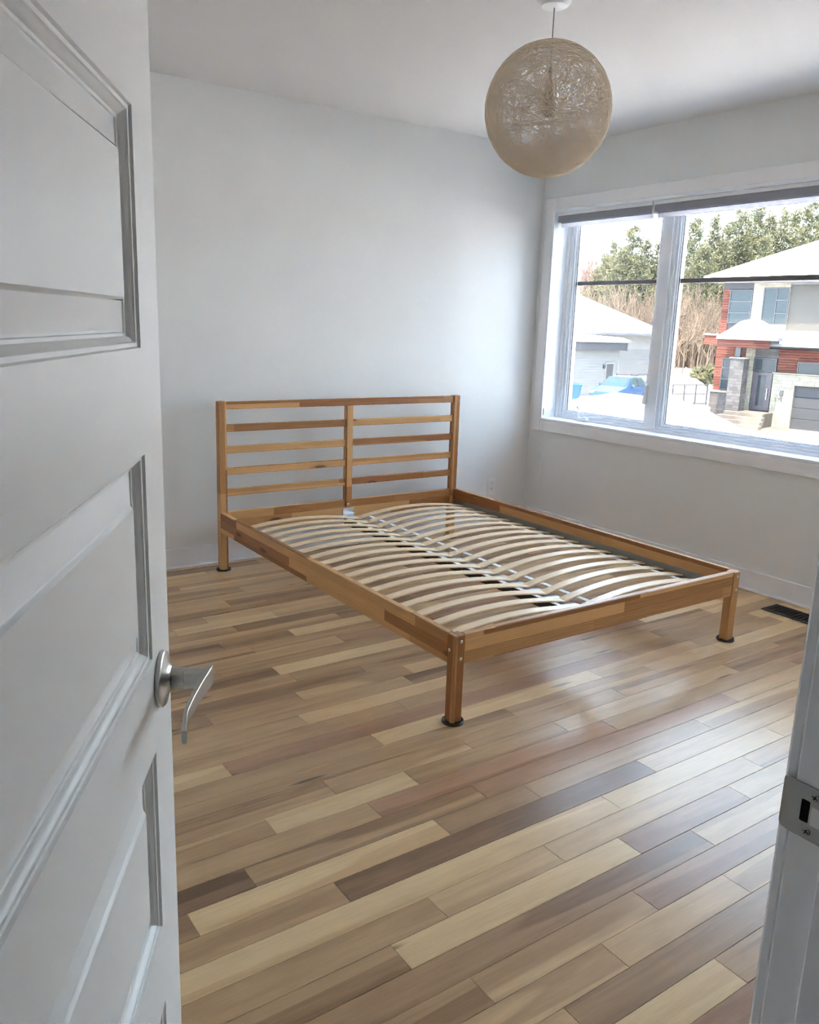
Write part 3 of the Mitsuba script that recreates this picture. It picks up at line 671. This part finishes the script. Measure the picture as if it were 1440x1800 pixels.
# ------------------------------------------------------------------ outdoors: the house across the street. s along its front, d behind the front, z up
HP = np.array([37.57, 22.86, 0]); HS = np.array([.2079, -.9781, 0]); HN = np.array([.9781, .2079, 0])
HM = frame(HP, HS, HN, (0, 0, 1))
S0, RP, EYE = 17.9, 46.2, 1.334
def cs(s, d): return S0 + (s - S0) * (RP + d) / RP
def cz(z, d): return EYE + (z - EYE) * (RP + d) / RP
HK = 'modern_house'
def hmesh(m):
    m = xf(m, HM)
    if m.volume < 0: m.invert()
    return m
def hb(name, s0, s1, d0, d1, z0, z1, mat, c=.01):
    k = part(f'{HK}__{name}'); E(k, hmesh(bx(cs(s0, d0), cs(s1, d0), d0, d1, cz(z0, d0), cz(z1, d0), c)), mat); return k
def boards(name, s0, s1, d0, d1, z0, z1, h=.14):
    n = max(1, round((z1 - z0) / h)); hh = (z1 - z0) / n
    for i in range(n): hb(name, s0, s1, d0, d1, z0 + i * hh + .006, z0 + (i + 1) * hh - .006, 'm_redwood', .008)
# backing volumes
hb('backing_wall', -2.20, 1.30, .06, 9.5, -3.6, 4.15, 'm_fascia'); hb('backing_wall', 1.30, 9.0, .06, 9.5, -3.6, 4.15, 'm_fascia')
boards('siding_board', -2.25, -1.86, -.02, .06, 1.30, 3.76)
boards('siding_board', -2.28, -.60, -.02, .06, -1.74, .64)
boards('siding_board', 1.18, 8.8, -.04, .06, -.57, .66)
boards('siding_board', -2.24, .60, -1.42, -1.36, .64, 1.06, .14)
boards('siding_board', -3.05, -2.26, .30, .36, .74, 1.25, .14)
hb('frieze', -2.25, -.60, -.03, .06, 3.76, 4.12, 'm_fascia')
hb('side_canopy', -3.08, -2.26, .24, 1.6, 1.25, 1.36, 'm_fascia_light')
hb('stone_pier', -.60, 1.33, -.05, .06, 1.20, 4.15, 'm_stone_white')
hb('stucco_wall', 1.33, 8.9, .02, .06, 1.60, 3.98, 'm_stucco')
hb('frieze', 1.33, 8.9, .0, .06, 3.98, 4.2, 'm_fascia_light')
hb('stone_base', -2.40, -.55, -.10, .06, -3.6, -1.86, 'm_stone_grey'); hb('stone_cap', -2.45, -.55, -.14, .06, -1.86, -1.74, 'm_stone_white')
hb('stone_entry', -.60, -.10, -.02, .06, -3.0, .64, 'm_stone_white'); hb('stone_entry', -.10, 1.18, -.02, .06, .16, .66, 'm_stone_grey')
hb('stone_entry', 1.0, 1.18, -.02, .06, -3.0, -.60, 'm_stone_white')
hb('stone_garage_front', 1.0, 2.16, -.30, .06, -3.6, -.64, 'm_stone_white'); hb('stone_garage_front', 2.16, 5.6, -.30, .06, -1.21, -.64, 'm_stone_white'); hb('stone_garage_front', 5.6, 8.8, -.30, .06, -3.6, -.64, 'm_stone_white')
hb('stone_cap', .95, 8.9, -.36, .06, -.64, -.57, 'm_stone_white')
# pillar of the porch, post and canopy
hb('porch_pillar', -1.43, -.66, -1.35, -.62, -3.15, .04, 'm_stone_grey'); hb('pillar_cap', -1.50, -.60, -1.42, -.55, .04, .11, 'm_stone_white')
hb('porch_post', -1.20, -.92, -1.15, -.85, .11, .66, 'm_house_frame')
hb('canopy_fascia', -2.38, 1.04, -1.70, .06, 1.06, 1.24, 'm_fascia_light'); hb('canopy_soffit', -2.2, 1.0, -1.36, .06, .92, 1.06, 'm_fascia')
hb('garage_eave', .62, 8.9, -1.15, .06, .78, .93, 'm_fascia_light')
def snowcap(name, s0, s1, d0, d1, z0, hmax, bev, seed=0, k=None, peak=None):
    """a rounded slab of snow lying on a roof"""
    ns, nd = 40, 14; a = np.linspace(0, 1, ns); b = np.linspace(0, 1, nd)
    A, B = np.meshgrid(a, b, indexing='ij')
    ea = np.clip(np.minimum(A, 1 - A) * (s1 - s0) / bev, 0, 1); eb = np.clip(B * (d1 - d0) / bev, 0, 1)
    hgt = hmax * (np.sqrt(np.clip(1 - (1 - ea) ** 2, 0, 1)) if peak is None else np.interp(A, *peak)) * (.35 + .65 * np.sqrt(np.clip(1 - (1 - eb) ** 2, 0, 1)))
    S = cs(s0, d0) + A * (s1 - s0); D = d0 + B * (d1 - d0)
    hgt = hgt * (1 + .18 * (meshkit.fbm(np.stack([S * .9, D * .9, 0 * S + seed], -1), 3, 4) - .5))
    top = np.stack([S, D, cz(z0, d0) + hgt], -1); bot = np.stack([S, D, 0 * S + cz(z0, d0)], -1)
    v = np.vstack([top.reshape(-1, 3), bot.reshape(-1, 3)]); n = ns * nd; f = []
    for i in range(ns - 1):
        for j in range(nd - 1):
            q = i * nd + j; f += [(q, q + nd, q + nd + 1), (q, q + nd + 1, q + 1)]
            q += n; f += [(q, q + nd + 1, q + nd), (q, q + 1, q + nd + 1)]
    edge = [(i, 0) for i in range(ns)] + [(ns - 1, j) for j in range(1, nd)] + [(i, nd - 1) for i in range(ns - 2, -1, -1)] + [(0, j) for j in range(nd - 2, 0, -1)]
    e = [i * nd + j for i, j in edge]
    for x, y in zip(e, e[1:] + e[:1]): f += [(x, x + n, y + n), (x, y + n, y)]
    m = trimesh.Trimesh(v, f, process=False)
    E(part(f'{k or HK}__{name}'), hmesh(m) if k is None else m, 'm_snow', smooth=50)
snowcap('canopy_snow', -2.30, 1.00, -1.62, .0, 1.24, .90, 1.15, 1, peak=([0, .02, .27, .34, .46, .52, .98, 1], [.05, .14, .93, 1, 1, .95, .16, .05]))
snowcap('garage_roof_snow', .55, 8.8, -1.10, .0, .93, .66, .55, 2)
# hip roof with snow
def hip(s0, s1, d0, d1, z, k, mat, key, lift=0.0, tf=hmesh):
    w = (d1 - d0) / 2
    v = np.array([(s0, d0, z), (s1, d0, z), (s1, d1, z), (s0, d1, z), (s0 + w, d0 + w, z + k * w), (s1 - w, d0 + w, z + k * w), (s0, d0, z - lift), (s1, d0, z - lift), (s1, d1, z - lift), (s0, d1, z - lift)])
    f = [(0, 1, 5), (0, 5, 4), (1, 2, 5), (2, 3, 4), (2, 4, 5), (3, 0, 4)]
    for a, b in ((0, 1), (1, 2), (2, 3), (3, 0)): f += [(a, a + 6, b + 6), (a, b + 6, b)]
    f += [(6, 8, 7), (6, 9, 8)]
    E(key, tf(trimesh.Trimesh(v, f, process=True)), mat)
hb('roof_soffit', -3.05, 10.2, -.75, 10.5, 4.12, 4.22, 'm_fascia_light')
hip(-3.10, 10.3, -.80, 10.6, 4.40, .49, 'm_snow', f'{HK}__roof_snow', .20)
gab = hull([(.35, -.85, 4.30), (1.95, -.85, 4.30), (1.10, -.85, 4.62), (1.10, .4, 4.80), (.35, .2, 4.5), (1.95, .2, 4.5)])
E(f'{HK}__roof_peak', hmesh(gab), 'm_fascia_light')
def hwin(s0, s1, z0, z1, d, vs=(), hs=(), name='window'):
    k = part(f'{HK}__{name}'); w = .055
    bars = [bx(cs(s0, d), cs(s1, d), d - .05, d + .03, cz(z0, d), cz(z0, d) + w, .004), bx(cs(s0, d), cs(s1, d), d - .05, d + .03, cz(z1, d) - w, cz(z1, d), .004), bx(cs(s0, d), cs(s0, d) + w, d - .05, d + .03, cz(z0, d), cz(z1, d), .004), bx(cs(s1, d) - w, cs(s1, d), d - .05, d + .03, cz(z0, d), cz(z1, d), .004)]
    bars += [bx(s - w / 2, s + w / 2, d - .05, d + .03, cz(z0, d), cz(z1, d), .004) for s in vs]
    bars += [bx(max(cs(s0, d), a), min(cs(s1, d), b), d - .05, d + .03, z - .04, z + .04, .004) for z, a, b in hs]
    E(k, hmesh(cat(*bars)), 'm_house_frame')
    E(f'{k}__pane', hmesh(raw(cs(s0, d) + .02, cs(s1, d) - .02, d - .005, d + .02, cz(z0, d) + .02, cz(z1, d) - .02)), 'm_house_pane')
hwin(-1.85, -.60, 1.95, 3.72, -.03, hs=[(3.10, -9, 9), (2.50, -9, 9)])
hwin(-.02, 1.32, 1.93, 3.83, -.06, vs=(.70,), hs=[(3.18, .70, 9), (2.50, .70, 9)])
hwin(-1.86, -.95, -1.70, .08, -.04, hs=[(-.48, -9, 9), (-1.10, -9, 9)])
hwin(-.10, 1.12, -.58, .16, -.03, name='transom_window')
hwin(2.20, 5.2, -.57, .04, -.06)
# entrance door
dk = f'{HK}__entrance_door'
E(dk, hmesh(cat(bx(-.06, .22, -.03, .02, -2.66, -.60, .004), bx(.66, .98, -.03, .02, -2.66, -.60, .004), bx(.22, .66, -.03, .02, -2.66, -2.40, .004), bx(.22, .66, -.03, .02, -.78, -.60, .004))), 'm_house_door')
E(dk + '__glass_panel', hmesh(raw(.22, .66, -.005, .01, -2.40, -.78)), 'm_house_pane')
E(dk + '__pull_handle', hmesh(cyl((.80, -.09, -2.05), (.80, -.09, -1.45), .025, 10)), 'm_steel', smooth=40)
# garage door: four wide panels
for i in range(4):
    hb('garage_door_panel', 2.20, 5.55, -.16, .05, -3.5 + i * .573 + .008, -3.5 + (i + 1) * .573 - .008, 'm_garage_door', .012)
hb('wall_lantern', 1.44, 1.62, -.42, -.30, -1.78, -1.50, 'm_house_frame', .02)
tm = meshkit.text_mesh('171', .16, .02); tm.apply_translation((-tm.bounds[:, 0].mean(), -tm.bounds[0, 1], 0))
E(f'{HK}__house_number', hmesh(xf(tm, frame((1.55, -.30, -2.06), (1, 0, 0), (0, 0, 1), (0, -1, 0)))), 'm_house_frame')
for i, (s0, s1, d0, z) in enumerate(((-.75, 1.35, -1.75, -2.70), (-.95, 1.45, -2.15, -2.88), (-1.15, 1.55, -2.55, -3.06), (-1.3, 1.65, -2.95, -3.24))):
    k = part(f'{HK}__porch_step'); E(k, hmesh(bx(s0, s1, d0, -.1 if i == 0 else d0 + .5, z - (.9 if i == 0 else .2), z, .01)), 'm_pave')
L(HK, 'two-storey house of red boards, white and grey stone under a snowy roof', 'house')
# shovel leaning by the entrance
E('snow_shovel__shaft', hmesh(cyl((-.62, -.9, -2.62), (-.34, -.30, -1.50), .020, 8)), 'm_bark'); E('snow_shovel__grip', hmesh(cat(cyl((-.40, -.30, -1.50), (-.28, -.30, -1.50), .02, 8), cyl((-.38, -.26, -1.42), (-.30, -.26, -1.42), .02, 8))), 'm_house_frame')
E('snow_shovel__blade', hmesh(bx(-.80, -.44, -1.02, -.92, -2.695, -2.50, .02)), 'm_house_frame')
L('snow_shovel', 'snow shovel leaning on the pale stone beside the entrance door', 'shovel')
# driveway
ds, dd = np.meshgrid(np.linspace(-.9, 12, 24), np.linspace(-22, -.3, 40), indexing='ij')
ds = ds + (-dd) * .02
P3 = HP + ds[..., None] * HS + dd[..., None] * HN
dz = gz(P3[..., 0], P3[..., 1]) + .05
v = np.concatenate([P3[..., :2], dz[..., None]], -1); n1, n2 = ds.shape
ii, jj = np.meshgrid(np.arange(n1 - 1), np.arange(n2 - 1), indexing='ij'); q = (ii * n2 + jj).ravel()
E('driveway', trimesh.Trimesh(v.reshape(-1, 3), np.vstack([np.stack([q, q + 1, q + n2 + 1], 1), np.stack([q, q + n2 + 1, q + n2], 1)]), process=False), 'm_pave', smooth=True)
L('driveway', 'tan wet driveway before the grey garage door', 'driveway', kind='structure')
def street(x0, x1, y0, y1, lift, key, label):
    X, Y = np.meshgrid(np.linspace(x0, x1, 8), np.linspace(y0, y1, 90), indexing='ij'); Z = gz(X, Y) + lift; n1, n2 = X.shape
    ii, jj = np.meshgrid(np.arange(n1 - 1), np.arange(n2 - 1), indexing='ij'); q = (ii * n2 + jj).ravel()
    E(key, trimesh.Trimesh(np.stack([X, Y, Z], -1).reshape(-1, 3), np.vstack([np.stack([q, q + n2, q + n2 + 1], 1), np.stack([q, q + n2 + 1, q + 1], 1)]), process=False), 'm_asphalt', smooth=True)
    L(key, label, 'street', kind='structure')
street(1.0, 9.0, -13, 9.0, .07, 'added_driveway', 'added unseen driveway below the window that cuts light bounced upwards')  # added out of view, darker than snow to dim the ceiling
street(9.0, 19.0, -90, 24, .06, 'street', 'added unseen street between the houses that cuts light bounced upwards')  # added strip, unseen, lowers the snow bounce into the room
# boulders with snow by the pillar
def blob(r, sq, seed):
    m = trimesh.creation.icosphere(3, 1.0); v = np.array(m.vertices)
    n = meshkit.fbm(v * 1.3 + seed, 3, seed); m.vertices = v * (r * (.75 + .5 * n))[:, None] * np.array(sq); return m
for i, (s, d, z, r, sq, t) in enumerate(((-2.75, -1.5, -2.30, .40, (1.0, .9, .8), 'snow-capped reddish boulder left of the stone base'), (-1.80, -2.1, -2.75, .34, (1.3, .9, .6), 'pale boulder lying below the porch pillar'))):
    k = num('boulder'); E(k + '__rock', hmesh(xf(blob(r, sq, 3 + i), frame((s, d, z), (1, 0, 0), (0, 1, 0), (0, 0, 1)))), 'm_boulder', smooth=True)
    E(k + '__snow_cap', hmesh(xf(blob(r * .95, (sq[0], sq[1], .35), 9 + i), frame((s, d, z + r * sq[2] * .75), (1, 0, 0), (0, 1, 0), (0, 0, 1)))), 'm_snow', smooth=True)
    L(k, t, 'boulder')

# ------------------------------------------------------------------ outdoors: the white house on the left
WK = 'white_house'
def wb(name, *a, mat='m_siding', c=.01):
    k = part(f'{WK}__{name}'); E(k, bx(*a, c), mat); return k
GY, MY = 31.0, 33.6
wb('garage_wall', 24.0, 35.80, GY, MY + 3, -3.4, .70); wb('main_wall', 24.0, 41.85, MY, MY + 9, -3.4, 1.06)
n = 18
for i in range(n):
    z0 = -2.75 + i * .1628
    for (a, b) in ((24.0, 34.66), (35.42, 35.80)) if z0 < -.70 else ((24.0, 35.80),):
        k = part(f'{WK}__siding_board'); E(k, hull([(a, GY - .002, z0), (b, GY - .002, z0), (a, GY - .045, z0), (b, GY - .045, z0), (a, GY - .004, z0 + .160), (b, GY - .004, z0 + .160), (a, GY, z0 + .160), (b, GY, z0 + .160)]), 'm_siding')
for i in range(18):
    z0 = -2.75 + i * .1628
    k = part(f'{WK}__siding_board'); E(k, hull([(35.84, MY - .002, z0), (41.8, MY - .002, z0), (35.84, MY - .045, z0), (41.8, MY - .045, z0), (35.84, MY - .004, z0 + .160), (41.8, MY - .004, z0 + .160), (35.84, MY, z0 + .160), (41.8, MY, z0 + .160)]), 'm_siding')
wb('corner_board', 35.72, 35.84, GY - .04, GY + .06, -3.0, .2); wb('corner_board', 41.76, 41.88, MY - .04, MY + .06, -3.0, .8)
wb('fascia_band', 24.0, 36.0, GY - .45, GY - .02, .18, .60, mat='m_fascia'); wb('eave', 24.0, 36.1, GY - .60, MY + .5, .62, .76, mat='m_fascia_light')
wb('downspout', 35.86, 35.98, GY - .5, GY - .40, .15, .62, mat='m_fascia')
wb('main_eave', 24.0, 42.3, MY - .55, MY + 10, 1.06, 1.22, mat='m_fascia_light')
hip(24.0 - 18, 42.25, MY - .6, MY + 10.2, 1.42, .54, 'm_snow', f'{WK}__roof_snow', .22, tf=lambda m: m)
def wsnow():
    m = hull([(20, GY - .58, .76), (36.05, GY - .58, .76), (20, GY - .50, .92), (35.6, GY - .42, .92), (20, MY, 1.12), (34.2, MY, 1.12), (36.0, MY, .76), (20, MY, .76)])
    return m
E(f'{WK}__garage_roof_snow', wsnow(), 'm_snow')
k = f'{WK}__side_door'; E(k, bx(34.74, 35.34, GY - .05, GY + .02, -2.6, -.65, .01), 'm_garage_door'); E(k + '__door_frame', cat(bx(34.64, 34.74, GY - .06, GY + .02, -2.6, -.57, .005), bx(35.34, 35.44, GY - .06, GY + .02, -2.6, -.57, .005), bx(34.64, 35.44, GY - .06, GY + .02, -.65, -.55, .005)), 'm_siding')
wb('wall_lantern', 34.42, 34.54, GY - .16, GY - .03, -.92, -.70, mat='m_house_frame')
L(WK, 'low house with pale horizontal siding and a thick snowy roof behind the blue car', 'house')
# blue wheelie bin
bb = np.array([28.6, 27.9]); gb = float(gz(*bb))
def binring(z, w, d): return [(-w, -d, z), (w, -d, z), (w, d, z), (-w, d, z)]
binm = loft([binring(0, .24, .28), binring(.95, .33, .40), binring(.97, .36, .43), binring(1.02, .36, .43)])
lidm = loft([binring(1.025, .37, .45), binring(1.06, .37, .45), binring(1.12, .25, .36)])
bt = np.array([32.0 * .0 + CAM[0] + 46 * math.sin(math.radians(45.62)), CAM[1] + 46 * math.cos(math.radians(45.62))])
BMx = frame((bt[0], bt[1], -2.62), (.90, -.43, 0), (.43, .90, 0), (0, 0, 1))
E('wheelie_bin__body', xf(binm, BMx), 'm_bin'); E('wheelie_bin__lid', xf(lidm, BMx), 'm_bin')
E('wheelie_bin__handle', xf(cyl((-.25, .50, 1.00), (.25, .50, 1.00), .02, 10), BMx), 'm_bin')
for s in (-1, 1): E(part('wheelie_bin__wheel'), xf(cyl((s * .25, .36, .12), (s * .33, .36, .12), .12, 16), BMx), 'm_tyre', smooth=40)
L('wheelie_bin', 'bright blue wheeled bin beside the pale siding, left of the car', 'bin')
# blue hatchback
def car():
    st = [(0.0, .40, .62, .55), (.06, .30, .72, .72), (.25, .26, .78, .82), (.7, .25, .88, .86), (1.10, .25, .97, .87), (1.18, .25, 1.00, .87), (1.55, .25, 1.26, .87), (1.90, .25, 1.44, .87), (2.30, .25, 1.50, .87), (2.8, .25, 1.49, .87), (3.3, .25, 1.42, .87), (3.60, .26, 1.25, .86), (3.82, .28, 1.00, .84), (3.95, .33, .92, .80), (4.02, .42, .80, .72)]
    rings = []
    for x, zb, zt, w in st:
        belt = min(zt - .02, .93); wt = w if zt <= .98 else w * (1 - .27 * min(1, (zt - .93) / .55))
        half = [(w * .80, zb), (w * .97, zb + .10), (w, (zb + belt) / 2), (w * .97, belt), (wt * .97 if zt > .98 else w * .93, max(belt + .005, zt - .06)), (wt * .80, zt - .01), (wt * .4, zt)]
        ring = [(x, -a, b) for a, b in half] + [(x, a, b) for a, b in half[::-1]]
        rings.append(ring)
    return loft(rings)
ca = math.radians(48.65); cpos = np.array([CAM[0] + 46.5 * math.sin(ca), CAM[1] + 46.5 * math.cos(ca)])
# the car's nose points towards us and a little to the left
hd = ca + PI + math.radians(27); fwd = np.array([math.sin(hd), math.cos(hd), 0]); lft = np.array([-fwd[1], fwd[0], 0])
CMx = frame((cpos[0], cpos[1], -2.52), -fwd, -lft, (0, 0, 1)); CMx[:3, 3] += fwd * 2.0
cm = car(); CK = 'blue_car'
E(CK + '__body', xf(cm, CMx), 'm_car', smooth=40)
def quad(pts, th=.012):
    pts = np.array(pts); n = np.cross(pts[1] - pts[0], pts[2] - pts[0]); n /= np.linalg.norm(n); return hull(np.vstack([pts + n * th, pts - n * th]))
E(CK + '__windscreen', xf(quad([(1.22, -.70, 1.015), (1.22, .70, 1.015), (1.86, .58, 1.445), (1.86, -.58, 1.445)]), CMx), 'm_car_glass')
E(CK + '__rear_window', xf(quad([(3.36, -.56, 1.41), (3.36, .56, 1.41), (3.80, .66, 1.05), (3.80, -.66, 1.05)]), CMx), 'm_car_glass')
for s in (-1, 1):
    E(part(CK + '__side_window'), xf(quad([(1.62, s * .835, .99), (2.42, s * .835, .99), (2.42, s * .69, 1.40), (1.98, s * .69, 1.39)]), CMx), 'm_car_glass')
    E(part(CK + '__side_window'), xf(quad([(2.50, s * .835, .99), (3.35, s * .82, 1.02), (3.15, s * .69, 1.36), (2.50, s * .69, 1.40)]), CMx), 'm_car_glass')
    for x in (.72, 3.28): E(part(CK + '__wheel'), xf(cyl((x, s * .68, .31), (x, s * .89, .31), .31, 20), CMx), 'm_tyre', smooth=40)
    E(part(CK + '__headlight'), xf(xf(trimesh.creation.icosphere(2, 1.0), np.diag([.14, .16, .08, 1.0])), CMx @ frame((.14, s * .60, .68), (1, 0, 0), (0, 1, 0), (0, 0, 1))), 'm_white_plastic', smooth=True)
    E(part(CK + '__mirror'), xf(xf(trimesh.creation.icosphere(2, 1.0), np.diag([.07, .11, .08, 1.0])), CMx @ frame((1.62, s * .96, 1.02), (1, 0, 0), (0, 1, 0), (0, 0, 1))), 'm_car', smooth=True)
L(CK, 'small blue hatchback parked behind the snow bank, before the pale siding', 'car')
# low railings
def rail_fence(key, p0, p1, zt, nposts, label, hgt=1.05):
    p0, p1 = np.array(p0), np.array(p1)
    for t in np.linspace(0, 1, nposts):
        q = p0 + (p1 - p0) * t; E(part(key + '__post'), raw(q[0] - .03, q[0] + .03, q[1] - .03, q[1] + .03, zt - hgt - .8, zt), 'm_fence')
    for z in (zt - .04, zt - hgt * .5, zt - hgt): E(part(key + '__rail'), cyl((*p0, z), (*p1, z), .032, 6), 'm_fence')
    L(key, label, 'fence')
def pol(yaw, r): a = math.radians(yaw); return (CAM[0] + r * math.sin(a), CAM[1] + r * math.cos(a))
rail_fence('metal_fence', pol(51.3, 47), pol(54.15, 49), -1.38, 5, 'thin black railing in the snowy yard left of the red house')
rail_fence('metal_fence_001', pol(48.4, 51.0), pol(50.35, 51.0), -1.12, 3, 'thin grey railing behind the blue car', .8)

# ------------------------------------------------------------------ outdoors: trees
rt = np.random.default_rng(21)
def tri_tube(p, r):
    p = np.asarray(p); t = p[-1] - p[0]; t = t / (np.linalg.norm(t) + 1e-9)
    a = np.cross(t, [.3, .5, .81]); a /= np.linalg.norm(a) + 1e-9; b = np.cross(t, a)
    ang = np.array([0, 2.094, 4.189]); off = np.cos(ang)[:, None] * a + np.sin(ang)[:, None] * b
    v = (p[:, None] + np.asarray(r)[:, None, None] * off[None]).reshape(-1, 3); f = []
    for i in range(len(p) - 1):
        for j in range(3): A, B = i * 3 + j, i * 3 + (j + 1) % 3; f += [(A, B, B + 3), (A, B + 3, A + 3)]
    return v, np.array(f)
def join(parts_):
    V, F, o = [], [], 0
    for v, f in parts_: V.append(v); F.append(f + o); o += len(v)
    return trimesh.Trimesh(np.vstack(V), np.vstack(F), process=False)
def bare_tree(h, spread, rng):
    out = []
    def grow(p, d, ln, r, depth):
        mid = p + d * ln * .5 + rng.normal(size=3) * ln * .05; end = p + d * ln + rng.normal(size=3) * ln * .06
        r = max(r, .016); out.append(tri_tube(np.array([p, mid, end]), [r, r * .85, r * .68]))
        if depth == 0: return
        for k in range(3 if depth > 1 else 3):
            q = p + (end - p) * rng.uniform(.45, 1.0)
            nd = d + rng.normal(size=3) * spread + np.array([0, 0, .12]); nd /= np.linalg.norm(nd)
            grow(q, nd, ln * rng.uniform(.52, .78), r * .55, depth - 1)
        nd = d + rng.normal(size=3) * .16; nd /= np.linalg.norm(nd); grow(end, nd, ln * .72, r * .66, depth - 1)
    grow(np.zeros(3), np.array([0, 0, 1.0]), h * .34, h * .012, 4)
    return join(out)
def pine_tree(h, wdt, rng):
    trunk = tri_tube(np.array([[0, 0, -1], [0, 0, h * .5], [0, 0, h]]), [h * .014, h * .010, .02]); tr = trimesh.Trimesh(*trunk, process=False)
    C, O, LN, W = [], [], [], []
    z = h * .06
    while z < h * .985:                                  # whorls of boughs, each bough a spray of needle tufts
        t = z / h; ln = (wdt * (1 - t) ** .8 + .25) * rng.uniform(.75, 1.2)
        for k in range(5):
            a = rng.uniform(0, 2 * PI); bl = ln * rng.uniform(.55, 1.15); rise = rng.uniform(.05, .45)
            d = np.array([math.cos(a), math.sin(a), rise]); m = max(4, int(bl * 17))
            for i in range(m):
                q = rng.uniform(.15, 1.0) ** .8
                C.append(np.array([0, 0, z]) + d * bl * q + rng.normal(size=3) * (.10 + .13 * bl * (1 - .5 * q)))
                o = d * .6 + rng.normal(size=3) * .5 + np.array([0, 0, .35]); O.append(o / np.linalg.norm(o)); LN.append(rng.uniform(.22, .50)); W.append(rng.uniform(.05, .11))
        z += rng.uniform(.16, .34)
    C, O, LN, W = np.array(C), np.array(O), np.array(LN)[:, None], np.array(W)[:, None]
    S = np.cross(O, rng.normal(size=O.shape)); S /= np.linalg.norm(S, axis=1, keepdims=True)
    V = np.stack([C - O * LN * .4 - S * W, C - O * LN * .4 + S * W, C + O * LN * .6], 1).reshape(-1, 3)
    return tr, trimesh.Trimesh(V, np.arange(len(V)).reshape(-1, 3), process=False)
def tpos(yaw, r, dz=0.0):
    a = math.radians(yaw); x, y = CAM[0] + r * math.sin(a), CAM[1] + r * math.cos(a); return np.array([x, y, float(gz(x, y)) + dz])
pines = [pine_tree(14.0, w, np.random.default_rng(30 + i)) for i, w in enumerate((3.0, 2.6, 3.4))]
pine_mesh = [(mikit.ply(a, 'm_bark', smooth=False), mikit.ply(b, 'm_needles', smooth=False)) for a, b in pines]
def add_pine(i, yaw, slope, r, label, group):
    q = tpos(yaw, r, -.2); hgt = 1.334 + slope * r - q[2]; s = hgt / 14.0
    w = T().translate(q.tolist()).rotate([0, 0, 1], float(rt.uniform(0, 360))).scale([.62 + .38 * s, .62 + .38 * s, s])
    k = num('pine_tree'); scene[k + '__trunk'] = {**pine_mesh[i % 3][0], 'to_world': w}; scene[k + '__needles'] = {**pine_mesh[i % 3][1], 'to_world': w}
    L(k, label, 'tree', group)
GA, GB = 'pines rising behind the red house', 'pines behind the pale house'
for i, (yaw, sl, r) in enumerate(((52.45, .1250, 80), (53.55, .1275, 82), (54.35, .1180, 88), (54.95, .1345, 80), (55.5, .1240, 90), (56.1, .1385, 82), (56.8, .1270, 86), (57.5, .1335, 80), (58.2, .1320, 88), (58.95, .1400, 80), (59.8, .1420, 82), (60.7, .1380, 84), (53.0, .098, 76), (54.2, .102, 78), (56.6, .105, 78))):
    add_pine(i, yaw, sl, r, 'tall olive-green pine in the row above the red house roof', GA)
for i, (yaw, sl, r) in enumerate(((48.70, .1170, 78), (47.55, .1000, 82), (49.55, .1020, 82), (48.1, .0930, 76), (50.3, .0985, 84), (47.0, .0860, 84), (49.2, .085, 76), (51.2, .095, 84))):
    add_pine(i, yaw, sl, r, 'light green pine standing behind the pale house, seen in the left pane', GB)
bares = [bare_tree(11.0, .42, np.random.default_rng(50 + i)) for i in range(3)]
bare_mesh = [[mikit.ply(m, mat, smooth=False) for m in bares] for mat in ('m_twig', 'm_twig_red')]
def add_bare(i, yaw, slope, r, mat, label, group):
    q = tpos(yaw, r, -.3); s = (1.334 + slope * r - q[2]) / 11.5
    k = num('bare_tree'); scene[k] = {**bare_mesh[mat][i % 3], 'to_world': T().translate(q.tolist()).rotate([0, 0, 1], float(rt.uniform(0, 360))).scale([s * 1.0, s * 1.0, s])}
    L(k, label, 'tree', group)
for i in range(34):
    add_bare(i, 44.6 + i * .19 + rt.uniform(-.15, .15), rt.uniform(.085, .112) - .012 * (i > 20), rt.uniform(92, 112), 1, 'reddish leafless tree on the wooded rise behind the pale house', 'leafless trees behind the pale house')
for i in range(20):
    add_bare(i, 46.8 + i * .30 + rt.uniform(-.1, .1), rt.uniform(.035, .075), rt.uniform(60, 74), 0, 'leafless tan tree at the edge of the woods beyond the snowy yard', 'leafless trees along the edge of the woods')
for i in range(14):
    add_bare(i, 51.5 + i * .24 + rt.uniform(-.1, .1), rt.uniform(.03, .07), rt.uniform(62, 72), 0, 'leafless tan tree at the edge of the woods beyond the snowy yard', 'leafless trees along the edge of the woods')
tw_ = []
for i in range(5200):
    yaw = rt.uniform(44, 62); r = rt.uniform(68, 92); q = tpos(yaw, r, -.1); h = rt.uniform(1.5, 6.5); d = np.array([rt.normal() * .18, rt.normal() * .18, 1.0])
    b = q + d * h * .55; e = q + d * h + rt.normal(size=3) * h * .08; tw_.append(tri_tube(np.array([q, b, e]), [.035, .025, .012]))
    for _ in range(2):
        f0 = q + d * h * rt.uniform(.3, .8); tw_.append(tri_tube(np.array([f0, f0 + np.array([rt.normal() * .6, rt.normal() * .6, rt.uniform(.3, 1.3)])]), [.018, .008]))
E('undergrowth', join(tw_), 'm_twig'); L('undergrowth', 'tangle of bare tan brush under the trees', 'brush', kind='stuff')
V, F, o = [], [], 0
for i in range(900):
    c = rt.normal(size=3); c /= np.linalg.norm(c); c *= rt.uniform(.5, 1) ** .5; d = rt.normal(size=3) * .12; e = rt.normal(size=3) * .12
    V.append(np.array([c * (1.0, .9, .6) + d, c * (1.0, .9, .6) - d, c * (1.0, .9, .6) + e + np.array([0, 0, .2])])); F.append((o, o + 1, o + 2)); o += 3
E('evergreen_shrub', xf(trimesh.Trimesh(np.vstack(V), F, process=False), frame(tpos(53.9, 60, .35), (1, 0, 0), (0, 1, 0), (0, 0, 1))), 'm_needles'); L('evergreen_shrub', 'low yellow-green shrub in the snow left of the red house', 'shrub')
